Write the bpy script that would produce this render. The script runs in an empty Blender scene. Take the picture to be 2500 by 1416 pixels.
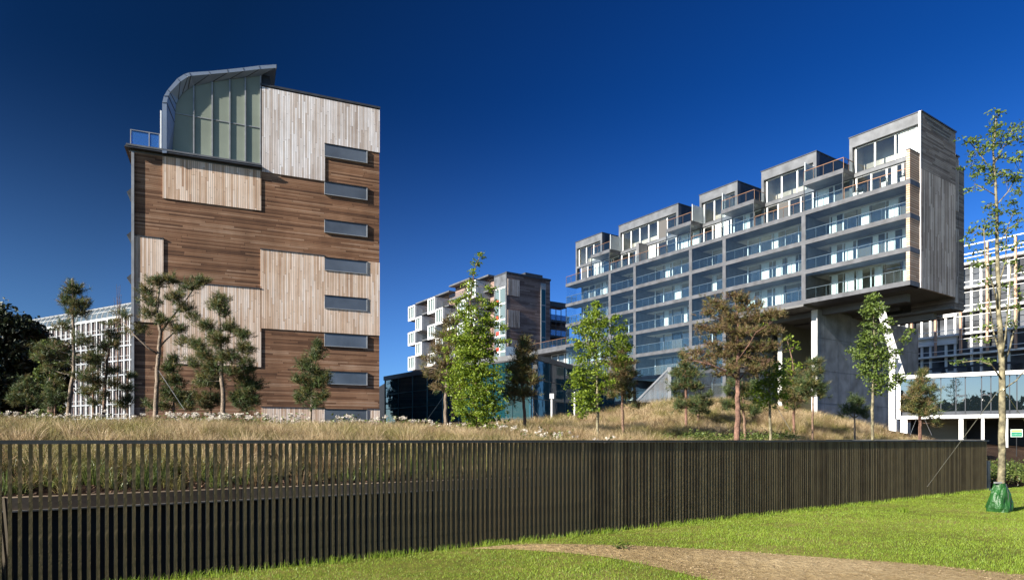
import bpy, math, random
import numpy as np
from mathutils import Vector
random.seed(7); RNG=np.random.default_rng(7)
# ---------------------------------------------------------------- camera, sky, sun, exposure
F=1600.0; CX=1250.0; HY=1074.0; EZ=1.7
SC=bpy.context.scene; COL=SC.collection
cd=bpy.data.cameras.new("camera"); cam=bpy.data.objects.new("camera",cd); COL.objects.link(cam)
cam.location=(0,0,EZ); cam.rotation_euler=(math.radians(90),0,0)
cd.sensor_width=36; cd.lens=36*F/2500; cd.shift_y=(HY-708)/2500; cd.clip_end=6000; cd.clip_start=.1
SC.camera=cam
SUN_AZ=-143.5; SUN_EL=25.0        # azimuth measured from +X, anticlockwise
wd=bpy.data.worlds.new("World"); SC.world=wd; wd.use_nodes=True
nt=wd.node_tree; bg=nt.nodes['Background']; bg.inputs['Strength'].default_value=.072
sky=nt.nodes.new('ShaderNodeTexSky'); sky.sky_type='NISHITA'; sky.sun_disc=False
sky.sun_elevation=math.radians(SUN_EL); sky.sun_rotation=math.radians(90-SUN_AZ)
sky.altitude=300; sky.air_density=1.0; sky.dust_density=.25; sky.ozone_density=3.0
# polarised, deep blue clear sky: richer blue overall, darkest at a right angle to the sun
gm=nt.nodes.new('ShaderNodeMix'); gm.data_type='RGBA'; gm.blend_type='MULTIPLY'; gm.inputs[0].default_value=1
tc=nt.nodes.new('ShaderNodeTexCoord'); dp=nt.nodes.new('ShaderNodeVectorMath'); dp.operation='DOT_PRODUCT'
sa,se=math.radians(SUN_AZ),math.radians(SUN_EL)
SD=Vector((math.cos(sa)*math.cos(se),math.sin(sa)*math.cos(se),math.sin(se)))
dp.inputs[1].default_value=SD
nt.links.new(tc.outputs['Generated'],dp.inputs[0])
cr=nt.nodes.new('ShaderNodeValToRGB'); mr=nt.nodes.new('ShaderNodeMapRange')
mr.inputs['From Min'].default_value=-1; mr.inputs['From Max'].default_value=1
nt.links.new(dp.outputs['Value'],mr.inputs['Value']); nt.links.new(mr.outputs[0],cr.inputs[0])
el=cr.color_ramp.elements
el[0].position=0.0; el[0].color=(.10,.38,.92,1); el[1].position=.52; el[1].color=(.016,.078,.170,1)
for p,c in ((.07,(.05,.28,.66,1)),(.17,(.03,.235,.60,1)),(.25,(.024,.19,.51,1)),(.36,(.02,.135,.36,1)),(.60,(.018,.082,.18,1)),(.70,(.05,.15,.32,1)),(.82,(.5,.7,.9,1)),(1.0,(.8,.9,1,1))):
    e=el.new(p); e.color=c
# paler towards the horizon
sz=nt.nodes.new('ShaderNodeSeparateXYZ'); nt.links.new(tc.outputs['Generated'],sz.inputs[0])
hm_=nt.nodes.new('ShaderNodeMapRange'); hm_.interpolation_type='SMOOTHSTEP'; hm_.inputs['From Min'].default_value=-.05; hm_.inputs['From Max'].default_value=.48; hm_.inputs['To Min'].default_value=1; hm_.inputs['To Max'].default_value=0
nt.links.new(sz.outputs['Z'],hm_.inputs['Value'])
hb=nt.nodes.new('ShaderNodeMix'); hb.data_type='RGBA'; hb.blend_type='ADD'; hb.inputs[7].default_value=(.30,.40,.54,1)
nt.links.new(hm_.outputs[0],hb.inputs[0]); nt.links.new(cr.outputs[0],hb.inputs[6])
nt.links.new(sky.outputs[0],gm.inputs[6]); nt.links.new(hb.outputs[2],gm.inputs[7]); nt.links.new(gm.outputs[2],bg.inputs['Color'])
sl=bpy.data.lights.new("sun",'SUN'); sl.energy=5.0; sl.angle=math.radians(.5); sl.color=(1,.93,.82)
so=bpy.data.objects.new("sun",sl); COL.objects.link(so); so.rotation_euler=SD.to_track_quat('Z','Y').to_euler()
SC.view_settings.view_transform='Standard'; SC.view_settings.look='None'; SC.view_settings.gamma=1
SC.view_settings.exposure=1.3
SC.render.engine='CYCLES'; SC.cycles.max_bounces=6; SC.cycles.transparent_max_bounces=12
# ---------------------------------------------------------------- helpers
def P(u,v,z):                                   # world point seen at photo pixel (u,v) at depth z
    return Vector(((u-CX)/F*z, z, EZ+(HY-v)/F*z))
class Fr:                                       # a building's own axes: x along the facade, y into it
    def __init__(s,u,z,rot):
        s.O=((u-CX)/F*z,z); s.rot=math.radians(rot); r=s.rot
        s.ex=(math.cos(r),math.sin(r)); s.ey=(-math.sin(r),math.cos(r))
    def _d(s,u): return ((u-CX)/F,1)
    def at(s,u,v=HY,t=0):
        d=s._d(u); l=(t+s.O[0]*s.ey[0]+s.O[1]*s.ey[1])/(d[0]*s.ey[0]+d[1]*s.ey[1])
        return ((l*d[0]-s.O[0])*s.ex[0]+(l*d[1]-s.O[1])*s.ex[1], EZ+l*(HY-v)/F)
    def atx(s,u,v,xc):
        d=s._d(u); l=(xc+s.O[0]*s.ex[0]+s.O[1]*s.ex[1])/(d[0]*s.ex[0]+d[1]*s.ex[1])
        return ((l*d[0]-s.O[0])*s.ey[0]+(l*d[1]-s.O[1])*s.ey[1], EZ+l*(HY-v)/F)
    def w(s,x,y,z): return Vector((s.O[0]+s.ex[0]*x+s.ey[0]*y, s.O[1]+s.ex[1]*x+s.ey[1]*y, z))
def tag(o,label=None,cat=None,group=None,kind=None):
    if label: o['label']=label
    if cat: o['category']=cat
    if group: o['group']=group
    if kind: o['kind']=kind
    return o
def empty(name,loc,rz=0,label=None,cat=None,group=None):
    o=bpy.data.objects.new(name,None); COL.objects.link(o); o.location=loc; o.rotation_euler=(0,0,rz); o.empty_display_size=.3
    return tag(o,label,cat,group)
def np_mesh(name,V,groups,mats,smooth=False):
    """V (N,3); groups: list of (faces array (M,k), material index)"""
    me=bpy.data.meshes.new(name); V=np.asarray(V,dtype=np.float32).reshape(-1,3)
    me.vertices.add(len(V)); me.vertices.foreach_set('co',V.ravel())
    li=[];ls=[];lt=[];mi=[];cur=0
    for f,m in groups:
        f=np.asarray(f,dtype=np.int32)
        if f.size==0: continue
        n,k=f.shape; li.append(f.ravel()); ls.append(cur+np.arange(n)*k); lt.append(np.full(n,k)); mi.append(np.full(n,m)); cur+=n*k
    li=np.concatenate(li); ls=np.concatenate(ls); lt=np.concatenate(lt); mi=np.concatenate(mi)
    me.loops.add(len(li)); me.loops.foreach_set('vertex_index',li.astype(np.int32))
    me.polygons.add(len(ls)); me.polygons.foreach_set('loop_start',ls.astype(np.int32)); me.polygons.foreach_set('loop_total',lt.astype(np.int32))
    me.polygons.foreach_set('material_index',mi.astype(np.int32))
    me.polygons.foreach_set('use_smooth',np.full(len(ls),bool(smooth)))
    for m in mats: me.materials.append(m)
    me.update(calc_edges=True); return me
def link(name,me,parent=None,**k):
    o=bpy.data.objects.new(name,me); COL.objects.link(o)
    if parent is not None: o.parent=parent
    return tag(o,**k)
class MB:
    def __init__(s): s.v=[]; s.f={}
    def _a(s,vs,fs,m=0):
        b=len(s.v); s.v+=[tuple(q) for q in vs]
        for f in fs: s.f.setdefault((len(f),m),[]).append([b+i for i in f])
        return s
    def box(s,x0,x1,y0,y1,z0,z1,m=0):
        if x1<x0: x0,x1=x1,x0
        if y1<y0: y0,y1=y1,y0
        if z1<z0: z0,z1=z1,z0
        return s._a([(x0,y0,z0),(x1,y0,z0),(x1,y1,z0),(x0,y1,z0),(x0,y0,z1),(x1,y0,z1),(x1,y1,z1),(x0,y1,z1)],
            [(0,3,2,1),(4,5,6,7),(0,1,5,4),(1,2,6,5),(2,3,7,6),(3,0,4,7)],m)
    def prism(s,pts,a,b,m=0,axis='y'):           # polygon in x,z extruded along y (or x,y along z)
        n=len(pts)
        if axis=='y': vs=[(p[0],a,p[1]) for p in pts]+[(p[0],b,p[1]) for p in pts]
        elif axis=='x': vs=[(a,p[0],p[1]) for p in pts]+[(b,p[0],p[1]) for p in pts]
        else: vs=[(p[0],p[1],a) for p in pts]+[(p[0],p[1],b) for p in pts]
        return s._a(vs,[tuple(range(n))[::-1],tuple(range(n,2*n))]+[(i,(i+1)%n,n+(i+1)%n,n+i) for i in range(n)],m)
    def tube(s,pts,rad,k=6,m=0,caps=True):
        pts=[Vector(p) for p in pts]; n=len(pts)
        if not hasattr(rad,'__len__'): rad=[rad]*n
        vs=[]
        for i,p in enumerate(pts):
            d=(pts[min(i+1,n-1)]-pts[max(i-1,0)])
            d=d.normalized() if d.length>1e-9 else Vector((0,0,1))
            a=d.cross(Vector((0,1,0)) if abs(d.y)<.9 else Vector((1,0,0))).normalized(); b=d.cross(a)
            for j in range(k):
                t=2*math.pi*j/k; vs.append(p+(a*math.cos(t)+b*math.sin(t))*rad[i])
        fs=[(i*k+j,i*k+(j+1)%k,(i+1)*k+(j+1)%k,(i+1)*k+j) for i in range(n-1) for j in range(k)]
        if caps: fs+=[tuple(range(k))[::-1],tuple((n-1)*k+j for j in range(k))]
        return s._a(vs,fs,m)
    def bar(s,a,b,w,h=None,m=0):                 # square bar between two points
        h=h or w; a=Vector(a); b=Vector(b); d=(b-a).normalized(); u=Vector((0,0,1)) if abs(d.z)<.95 else Vector((0,1,0))
        r=d.cross(u).normalized()*w/2; t=r.cross(d).normalized()*h/2
        vs=[a-r-t,a+r-t,a+r+t,a-r+t,b-r-t,b+r-t,b+r+t,b-r+t]
        return s._a(vs,[(0,3,2,1),(4,5,6,7),(0,1,5,4),(1,2,6,5),(2,3,7,6),(3,0,4,7)],m)
    def build(s,name,mats,parent=None,smooth=False,**k):
        if not isinstance(mats,(list,tuple)): mats=[mats]
        me=np_mesh(name,s.v,[(f,m) for (n,m),f in s.f.items()],mats,smooth); return link(name,me,parent,**k)
# ---------------------------------------------------------------- materials
def newmat(name):
    m=bpy.data.materials.new(name); m.use_nodes=True; n=m.node_tree; return m,n,n.nodes['Principled BSDF']
def mat(name,col,rough=.6,metal=0,var=.18,scale=2.0,spec=.4,bump=0,bscale=20,col2=None,island=False,trans=0,isl=.55):
    m,n,b=newmat(name); N=n.nodes.new; L=n.links.new
    b.inputs['Roughness'].default_value=rough; b.inputs['Metallic'].default_value=metal; b.inputs['Specular IOR Level'].default_value=spec
    tcn=N('ShaderNodeTexCoord'); nz=N('ShaderNodeTexNoise'); nz.inputs['Scale'].default_value=scale; nz.inputs['Detail'].default_value=6
    L(tcn.outputs['Object'],nz.inputs['Vector'])
    c2=col2 or tuple(max(0,c*(1-var*1.6)) for c in col); c1=col if col2 else tuple(min(1,c*(1+var)) for c in col)
    r=N('ShaderNodeValToRGB'); r.color_ramp.elements[0].position=.33; r.color_ramp.elements[1].position=.67
    r.color_ramp.elements[0].color=(*c2,1); r.color_ramp.elements[1].color=(*c1,1)
    if island:
        g=N('ShaderNodeNewGeometry'); mx=N('ShaderNodeMix'); mx.data_type='FLOAT'; mx.inputs[0].default_value=isl
        L(nz.outputs['Fac'],mx.inputs[2]); L(g.outputs['Random Per Island'],mx.inputs[3]); L(mx.outputs[0],r.inputs[0])
        r.color_ramp.elements[0].position=.2; r.color_ramp.elements[1].position=.8
    else: L(nz.outputs['Fac'],r.inputs[0])
    L(r.outputs[0],b.inputs['Base Color'])
    if bump:
        n2=N('ShaderNodeTexNoise'); n2.inputs['Scale'].default_value=bscale; n2.inputs['Detail'].default_value=4
        L(tcn.outputs['Object'],n2.inputs['Vector']); bp=N('ShaderNodeBump'); bp.inputs['Strength'].default_value=bump; bp.inputs['Distance'].default_value=.05
        L(n2.outputs['Fac'],bp.inputs['Height']); L(bp.outputs[0],b.inputs['Normal'])
    if trans:
        t=N('ShaderNodeBsdfTranslucent'); L(r.outputs[0],t.inputs['Color']); ms=N('ShaderNodeMixShader'); ms.inputs[0].default_value=trans
        L(b.outputs[0],ms.inputs[1]); L(t.outputs[0],ms.inputs[2]); L(ms.outputs[0],n.nodes['Material Output'].inputs['Surface'])
    return m
def boards(name,cols,across='X',along='Z',w=.14,length=3.0,rough=.75,gap=.1,stain=.25,grain=.3,stack=0):
    """timber cladding: each board its own tone, butt joints, dark gaps, grain and weather stains"""
    m,n,b=newmat(name); N=n.nodes.new; L=n.links.new; b.inputs['Roughness'].default_value=rough; b.inputs['Specular IOR Level'].default_value=.25
    tcn=N('ShaderNodeTexCoord'); sx=N('ShaderNodeSeparateXYZ'); L(tcn.outputs['Object'],sx.inputs[0])
    def mth(op,a,bv=None):
        q=N('ShaderNodeMath'); q.operation=op
        for i,x in enumerate((a,bv)):
            if x is None: continue
            if isinstance(x,(int,float)): q.inputs[i].default_value=x
            else: L(x,q.inputs[i])
        return q.outputs[0]
    a=mth('DIVIDE',sx.outputs[across],w); idx=mth('FLOOR',a); fr=mth('FRACT',a)
    wn=N('ShaderNodeTexWhiteNoise'); wn.noise_dimensions='1D'; L(idx,wn.inputs['W'])
    al=mth('ADD',mth('DIVIDE',sx.outputs[along],length),mth('MULTIPLY',wn.outputs['Value'],9)); seg=mth('FLOOR',al); fs=mth('FRACT',al)
    cb=N('ShaderNodeCombineXYZ'); L(idx,cb.inputs[0]); L(seg,cb.inputs[1])
    w2=N('ShaderNodeTexWhiteNoise'); w2.noise_dimensions='2D'; L(cb.outputs[0],w2.inputs['Vector'])
    nz=N('ShaderNodeTexNoise'); nz.inputs['Scale'].default_value=.22; nz.inputs['Detail'].default_value=7; nz.inputs['Roughness'].default_value=.65
    L(tcn.outputs['Object'],nz.inputs['Vector'])
    t=mth('ADD',mth('MULTIPLY',w2.outputs['Value'],.68),mth('MULTIPLY',mth('SUBTRACT',nz.outputs['Fac'],.34),1.0))
    r=N('ShaderNodeValToRGB'); L(t,r.inputs[0]); k=len(cols); els=r.color_ramp.elements
    for i,c in enumerate(cols):
        e=els[i] if i<2 else els.new(.5)
        e.color=(*c,1)
    els=r.color_ramp.elements
    for i,c in enumerate(cols): els[i].position=i/(k-1)
    for i,c in enumerate(cols): els[i].color=(*c,1)
    # grain stretched along the board
    mp=N('ShaderNodeMapping'); s=[14,14,14]; s['XYZ'.index(along)]=.7; mp.inputs['Scale'].default_value=s
    L(tcn.outputs['Object'],mp.inputs[0]); gn=N('ShaderNodeTexNoise'); gn.inputs['Scale'].default_value=1.6; gn.inputs['Detail'].default_value=5; L(mp.outputs[0],gn.inputs['Vector'])
    gv=mth('ADD',mth('MULTIPLY',gn.outputs['Fac'],grain*2),1-grain)
    sn=N('ShaderNodeTexNoise'); sn.inputs['Scale'].default_value=.5; sn.inputs['Detail'].default_value=8; sn.inputs['Distortion'].default_value=.6
    mp2=N('ShaderNodeMapping'); s2=[1,1,1]; s2['XYZ'.index('Z')]=.45; mp2.inputs['Scale'].default_value=s2; mp2.inputs['Location'].default_value=(3,7,1)
    L(tcn.outputs['Object'],mp2.inputs[0]); L(mp2.outputs[0],sn.inputs['Vector'])
    sv=mth('ADD',mth('MULTIPLY',sn.outputs['Fac'],stain*2),1-stain)
    g1=mth('GREATER_THAN',fr,gap); g2=mth('GREATER_THAN',fs,.006); g=mth('ADD',mth('MULTIPLY',mth('MULTIPLY',g1,g2),.72),.28)
    tot=mth('MULTIPLY',mth('MULTIPLY',gv,sv),g)
    vm=N('ShaderNodeVectorMath'); vm.operation='SCALE'; L(r.outputs[0],vm.inputs[0]); L(tot,vm.inputs['Scale']); L(vm.outputs[0],b.inputs['Base Color'])
    bp=N('ShaderNodeBump'); bp.inputs['Strength'].default_value=.5; bp.inputs['Distance'].default_value=.02
    L(mth('ADD',mth('MULTIPLY',g1,.8),mth('MULTIPLY',w2.outputs['Value'],.4)),bp.inputs['Height']); L(bp.outputs[0],b.inputs['Normal'])
    return m
def glass(name,tint=(.8,.88,.9),refl=.18,rough=.02,gcol=(1,1,1),ior=1.5,veil=None):
    m,n,b=newmat(name); N=n.nodes.new; L=n.links.new
    t=N('ShaderNodeBsdfTransparent'); t.inputs[0].default_value=(*tint,1); g=N('ShaderNodeBsdfGlossy'); g.inputs['Color'].default_value=(*gcol,1); g.inputs['Roughness'].default_value=rough
    f=N('ShaderNodeLayerWeight'); f.inputs[0].default_value=.25; a=N('ShaderNodeMath'); a.operation='MULTIPLY_ADD'; a.inputs[1].default_value=.11; a.inputs[2].default_value=refl; a.use_clamp=True
    L(f.outputs['Facing'],a.inputs[0]); ms=N('ShaderNodeMixShader'); L(a.outputs[0],ms.inputs[0]); L(t.outputs[0],ms.inputs[1]); L(g.outputs[0],ms.inputs[2])
    out=ms.outputs[0]
    if veil:
        d=N('ShaderNodeBsdfDiffuse'); d.inputs[0].default_value=(*veil[0],1); m2=N('ShaderNodeMixShader'); m2.inputs[0].default_value=veil[1]
        L(out,m2.inputs[1]); L(d.outputs[0],m2.inputs[2]); out=m2.outputs[0]
    L(out,n.nodes['Material Output'].inputs['Surface']); n.nodes.remove(b); return m
def darkglass(name,col,rough=.04,spec=.9,wav=.0,coat=.0,ior=1.6):
    m,n,b=newmat(name); b.inputs['Base Color'].default_value=(*col,1); b.inputs['Roughness'].default_value=rough; b.inputs['Specular IOR Level'].default_value=spec; b.inputs['IOR'].default_value=ior
    if wav:
        N=n.nodes.new; L=n.links.new; tcn=N('ShaderNodeTexCoord'); nz=N('ShaderNodeTexNoise'); nz.inputs['Scale'].default_value=.8; L(tcn.outputs['Object'],nz.inputs['Vector'])
        bp=N('ShaderNodeBump'); bp.inputs['Strength'].default_value=wav; bp.inputs['Distance'].default_value=.05; L(nz.outputs['Fac'],bp.inputs['Height']); L(bp.outputs[0],b.inputs['Normal'])
    return m
wood_dark_cols=[(.05,.026,.016),(.125,.062,.034),(.20,.103,.056),(.27,.155,.092),(.38,.26,.18)]
wood_pale_cols=[(.38,.23,.145),(.55,.385,.27),(.68,.52,.40),(.76,.62,.51),(.80,.71,.64)]
wood_cool_cols=[(.38,.30,.25),(.54,.46,.41),(.66,.60,.57),(.76,.72,.71),(.82,.81,.82)]
wood_grey_cols=[(.105,.085,.072),(.205,.17,.148),(.31,.27,.245),(.43,.39,.36)]
M={}
M['wood_dark']=boards('timber_horizontal',wood_dark_cols,'Z','X',.125,4.2,stain=.5)
M['wood_pale']=boards('timber_vertical',wood_pale_cols,'X','Z',.125,3.4,stain=.25,gap=.16)
M['wood_cool']=boards('bleached_timber_vertical',wood_cool_cols,'X','Z',.125,3.4,stain=.25,gap=.16)
M['wood_grey_h']=boards('grey_timber_horizontal',[tuple(c*.85 for c in q) for q in wood_grey_cols],'Z','Y',.16,3.6)
M['wood_grey_v']=boards('grey_timber_vertical',[tuple(min(1,c*1.6) for c in q) for q in wood_grey_cols],'Y','Z',.16,4.0)
M['louvre']=boards('timber_louvre',[(.45,.28,.19),(.6,.4,.28),(.7,.52,.4)],'Z','Y',.2,6.0,gap=.3)
M['brown_h']=boards('brown_timber_horizontal',[(.10,.06,.05),(.20,.13,.11),(.29,.2,.17),(.38,.28,.24)],'Z','Y',.25,5)
M['zinc']=mat('grey_zinc',(.125,.13,.138),.5,.2,.2,.9,bump=.05)
M['slab']=mat('slate_fascia',(.085,.088,.097),.55,0,.22,1.1,bump=.08)
M['darkzinc']=mat('dark_zinc',(.045,.05,.06),.5,.1)
M['white']=mat('white_frame',(.80,.80,.78),.4,0,.04)
M['white2']=mat('dull_white_frame',(.46,.47,.47),.5,0,.15)  # greyer white for the far left office frames
M['trimgrey']=mat('grey_trim',(.30,.31,.32),.45,.2,.1)
M['concrete']=mat('concrete',(.25,.27,.30),.8,0,.22,.7,bump=.15,bscale=8)  # dark bluish tone puts the leg wall's shade into the colour
M['litcon']=mat('sunlit_concrete',(.62,.61,.58),.75,0,.1,.8,bump=.1)  # lit copy of the concrete: sun on edges and strut put into colour
M['beige']=mat('beige_render',(.24,.23,.17),.8,0,.06,.4)
M['soffit']=mat('soffit',(.13,.13,.13),.8,0,.1,.5)
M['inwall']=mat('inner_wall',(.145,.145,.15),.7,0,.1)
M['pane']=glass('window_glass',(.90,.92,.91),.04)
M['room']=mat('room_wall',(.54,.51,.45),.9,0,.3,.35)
M['mpane']=darkglass('plain_window_pane',(.055,.058,.055),.06)
M['panewarm']=darkglass('window_pane_warm',(.11,.098,.078),.12,.7)
M['teal']=darkglass('teal_glass',(.008,.045,.055),.02,1.0,.12,ior=1.75)
M['teal2']=darkglass('blue_teal_glass',(.008,.055,.085),.03,.5,.08,ior=1.38)
M['greenglass']=darkglass('green_glass',(.12,.16,.15),.12,.8)
M['gableglass']=mat('gable_glass',(.24,.27,.22),.16,0,.12,.25,spec=.35)
M['roofzinc']=mat('roof_zinc',(.22,.27,.35),.38,.25,.08,.5)
M['blind']=mat('blue_grey_blind',(.095,.115,.145),.10,0,.22,.35,spec=.8)
M['curtain']=mat('curtain',(.85,.86,.80),.9,0,.05,6)
M['cglass']=glass('loggia_glass',(.90,.95,.97),.012)
M['rglass']=glass('rail_glass',(.85,.88,.88),.012)
M['frost']=glass('frosted_glass',(.7,.75,.75),.08,.3,veil=((.75,.78,.78),.45))
M['bluefilm']=glass('blue_glass',(.35,.6,.9),.2,veil=((.1,.3,.7),.3))
M['railm']=mat('rail_metal',(.12,.13,.14),.45,.2,.1)
M['bronze']=mat('bronze_rail',(.30,.16,.09),.4,.5,.1)
M['red']=mat('red_panel',(.6,.05,.03),.5,0,.1)
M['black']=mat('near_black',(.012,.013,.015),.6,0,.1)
M['bark']=mat('brown_bark',(.20,.125,.085),.9,0,.35,9,bump=.6,bscale=30)
M['bark_red']=mat('reddish_pine_bark',(.19,.105,.075),.9,0,.35,7,bump=.7,bscale=24)
M['bark_pale']=mat('pale_pine_bark',(.22,.17,.125),.9,0,.3,7,bump=.5,bscale=24)
M['bark_green']=mat('smooth_green_bark',(.19,.165,.10),.8,0,.5,8,bump=.4,bscale=22)
M['needle_g']=mat('green_needles',(.12,.16,.045),.5,0,.1,1.2,col2=(.03,.055,.026),island=True,trans=.25)
M['needle_o']=mat('olive_needles',(.22,.19,.05),.5,0,.1,1.2,col2=(.06,.062,.028),island=True,trans=.25)
M['needle_b']=mat('brown_needles',(.26,.185,.08),.6,0,.1,1.2,col2=(.095,.065,.03),island=True,trans=.25)
M['leaf']=mat('spring_leaves',(.30,.38,.035),.45,0,.1,1.0,col2=(.07,.13,.014),island=True,trans=.45)
M['leaf2']=mat('maple_leaves',(.19,.26,.05),.45,0,.1,1.0,col2=(.06,.10,.025),island=True,trans=.4)
M['leafd']=mat('dark_leaves',(.035,.05,.02),.5,0,.1,.6,col2=(.010,.016,.008),island=True,trans=.15)
M['shrubleaf']=mat('glossy_shrub_leaves',(.17,.21,.05),.35,0,.1,.8,col2=(.04,.07,.018),island=True,trans=.25)
M['petal']=mat('white_petals',(.70,.64,.56),.6,0,.08,6,island=True,trans=.3)
M['straw']=mat('straw_grass',(.86,.68,.43),.6,0,.1,.8,col2=(.22,.145,.055),island=True,trans=.35)
M['straw_dark']=mat('relief_dark_straw',(.38,.26,.13),.6,0,.1,.8,col2=(.10,.065,.028),island=True,trans=.3)  # darker clumps put the tufts' light and dark relief into colour
M['olive']=mat('olive_grass',(.36,.31,.10),.6,0,.1,.8,col2=(.07,.075,.02),island=True,trans=.3)
M['lawn']=mat('lawn_blades',(.30,.40,.045),.5,0,.1,.9,col2=(.11,.195,.014),island=True,trans=.35)
# ---------------------------------------------------------------- terrain
FD=(math.sin(math.radians(55.2)),math.cos(math.radians(55.2))); FN=(-FD[1],FD[0]); F0=(-5.55,7.1); WEND=26.25
def fw(w,e,z=0): return Vector((F0[0]+FD[0]*w+FN[0]*e, F0[1]+FD[1]*w+FN[1]*e, z))
def we(x,y): return ((x-F0[0])*FD[0]+(y-F0[1])*FD[1], (x-F0[0])*FN[0]+(y-F0[1])*FN[1])
mw,me_=we(11.3,37.5); 
def height(w,e):                                  # world height of the planted ground
    w=np.asarray(w,float); e=np.asarray(e,float)
    base=np.interp(e,[3,4.2,8,13,19,26,45,80],[.80,1.05,1.57,1.8,2.05,2.1,2.1,2.1])
    m=1.75*np.exp(-(((w-mw)/7.5)**2+((e-me_)/6.0)**2))+.75*np.exp(-(((w-mw-9)/4.5)**2+((e-me_+2)/4.5)**2))
    b=np.sin(w*.9+1)*np.sin(e*.8)*.06+np.sin(w*2.3)*np.cos(e*1.9+w)*.035
    h=base+m+b*np.clip((e-3)/2,0,1)
    bank=np.interp(e,[.0,1.2,5,9],[0.0,.25,1.25,1.55])
    k=np.clip((w-WEND+.2)/.6,0,1)*np.clip((9-e)/2,0,1)
    return h*(1-k)+bank*k
def hxy(x,y): w,e=we(x,y); return float(height(w,e))
def grid(ws,es,hf):
    W,E_=np.meshgrid(ws,es,indexing='ij'); H=hf(W,E_)
    X=F0[0]+FD[0]*W+FN[0]*E_; Y=F0[1]+FD[1]*W+FN[1]*E_
    V=np.stack([X,Y,H],-1).reshape(-1,3); a,b=W.shape; I=np.arange(a*b).reshape(a,b)
    return V,np.stack([I[:-1,:-1],I[1:,:-1],I[1:,1:],I[:-1,1:]],-1).reshape(-1,4)
def groundmat(name,c1,c2,c3,s=6,bump=.6,rough=.95):
    m,n,b=newmat(name); N=n.nodes.new; L=n.links.new; b.inputs['Roughness'].default_value=rough; b.inputs['Specular IOR Level'].default_value=.1
    tcn=N('ShaderNodeTexCoord'); nz=N('ShaderNodeTexNoise'); nz.inputs['Scale'].default_value=s; nz.inputs['Detail'].default_value=9; nz.inputs['Roughness'].default_value=.7
    vz=N('ShaderNodeTexNoise'); vz.inputs['Scale'].default_value=.35; vz.inputs['Detail'].default_value=5
    L(tcn.outputs['Object'],nz.inputs['Vector']); L(tcn.outputs['Object'],vz.inputs['Vector'])
    r=N('ShaderNodeValToRGB'); e=r.color_ramp.elements; e[0].position=.34; e[0].color=(*c1,1); e[1].position=.68; e[1].color=(*c3,1); q=e.new(.5); q.color=(*c2,1)
    a=N('ShaderNodeMath'); a.operation='MULTIPLY_ADD'; a.inputs[1].default_value=.5; L(vz.outputs['Fac'],a.inputs[0])
    h=N('ShaderNodeMath'); h.operation='MULTIPLY'; h.inputs[1].default_value=.5; L(nz.outputs['Fac'],h.inputs[0]); L(h.outputs[0],a.inputs[2])
    L(a.outputs[0],r.inputs[0]); L(r.outputs[0],b.inputs['Base Color'])
    bp=N('ShaderNodeBump'); bp.inputs['Strength'].default_value=bump; bp.inputs['Distance'].default_value=.06; L(nz.outputs['Fac'],bp.inputs['Height']); L(bp.outputs[0],b.inputs['Normal'])
    return m
M['mulch']=groundmat('bark_mulch',(.012,.007,.005),(.035,.02,.013),(.10,.062,.04),14,1.0)
M['turf']=groundmat('turf',(.07,.085,.015),(.15,.15,.03),(.28,.22,.09),5,.5)
M['dirt']=groundmat('dry_dirt',(.16,.105,.045),(.33,.24,.12),(.53,.41,.235),9,1.0)
def mulch_far(): return groundmat('planted_ground',(.05,.04,.02),(.12,.095,.045),(.2,.15,.08),2,.8)
ws=np.concatenate([[-1500,-600,-250,-120,-70,-50],np.arange(-40,WEND-.25,.5),[WEND-.2]])
es=np.concatenate([[3.2],np.arange(3.6,32,.4),[33,35,38,42,50,65,90,150,300,700,1600]])
V,Fq=grid(ws,es,height); link('planting_bed',np_mesh('planting_bed',V,[(Fq,0)],[M['mulch']],True),kind='structure')
ws=np.concatenate([[WEND-.2],np.arange(WEND+.2,WEND+25,.35),[60,75,100,160,300,700,1600]]); es=np.concatenate([[0.0],np.arange(.3,10,.35),np.arange(10,34,1.0),[38,45,60,90,150,300,700,1600]])
V,Fq=grid(ws,es,height); link('planted_bank',np_mesh('planted_bank',V,[(Fq,0)],[M['mulch']],True),kind='structure')
def lawnh(w,e): return np.zeros_like(w)+.0*e
V,Fq=grid(np.array([-1500,-300,-60,0,26,60,300,1600.]),np.array([-1500,-300,-60,-20,-.1,.0]),lawnh)
link('lawn',np_mesh('lawn',V,[(Fq,0)],[M['turf']]),kind='structure')
mb=MB(); mb._a([fw(-40,0,-.9),fw(WEND,0,-.9),fw(WEND,3,-.9),fw(-40,3,-.9)],[(0,1,2,3)]); mb.build('ramp_floor',mat('shade_dark_ramp',(.022,.022,.022),.9,0,.25,1),kind='structure')  # near-black floor: the trench shade is put into its colour
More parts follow.
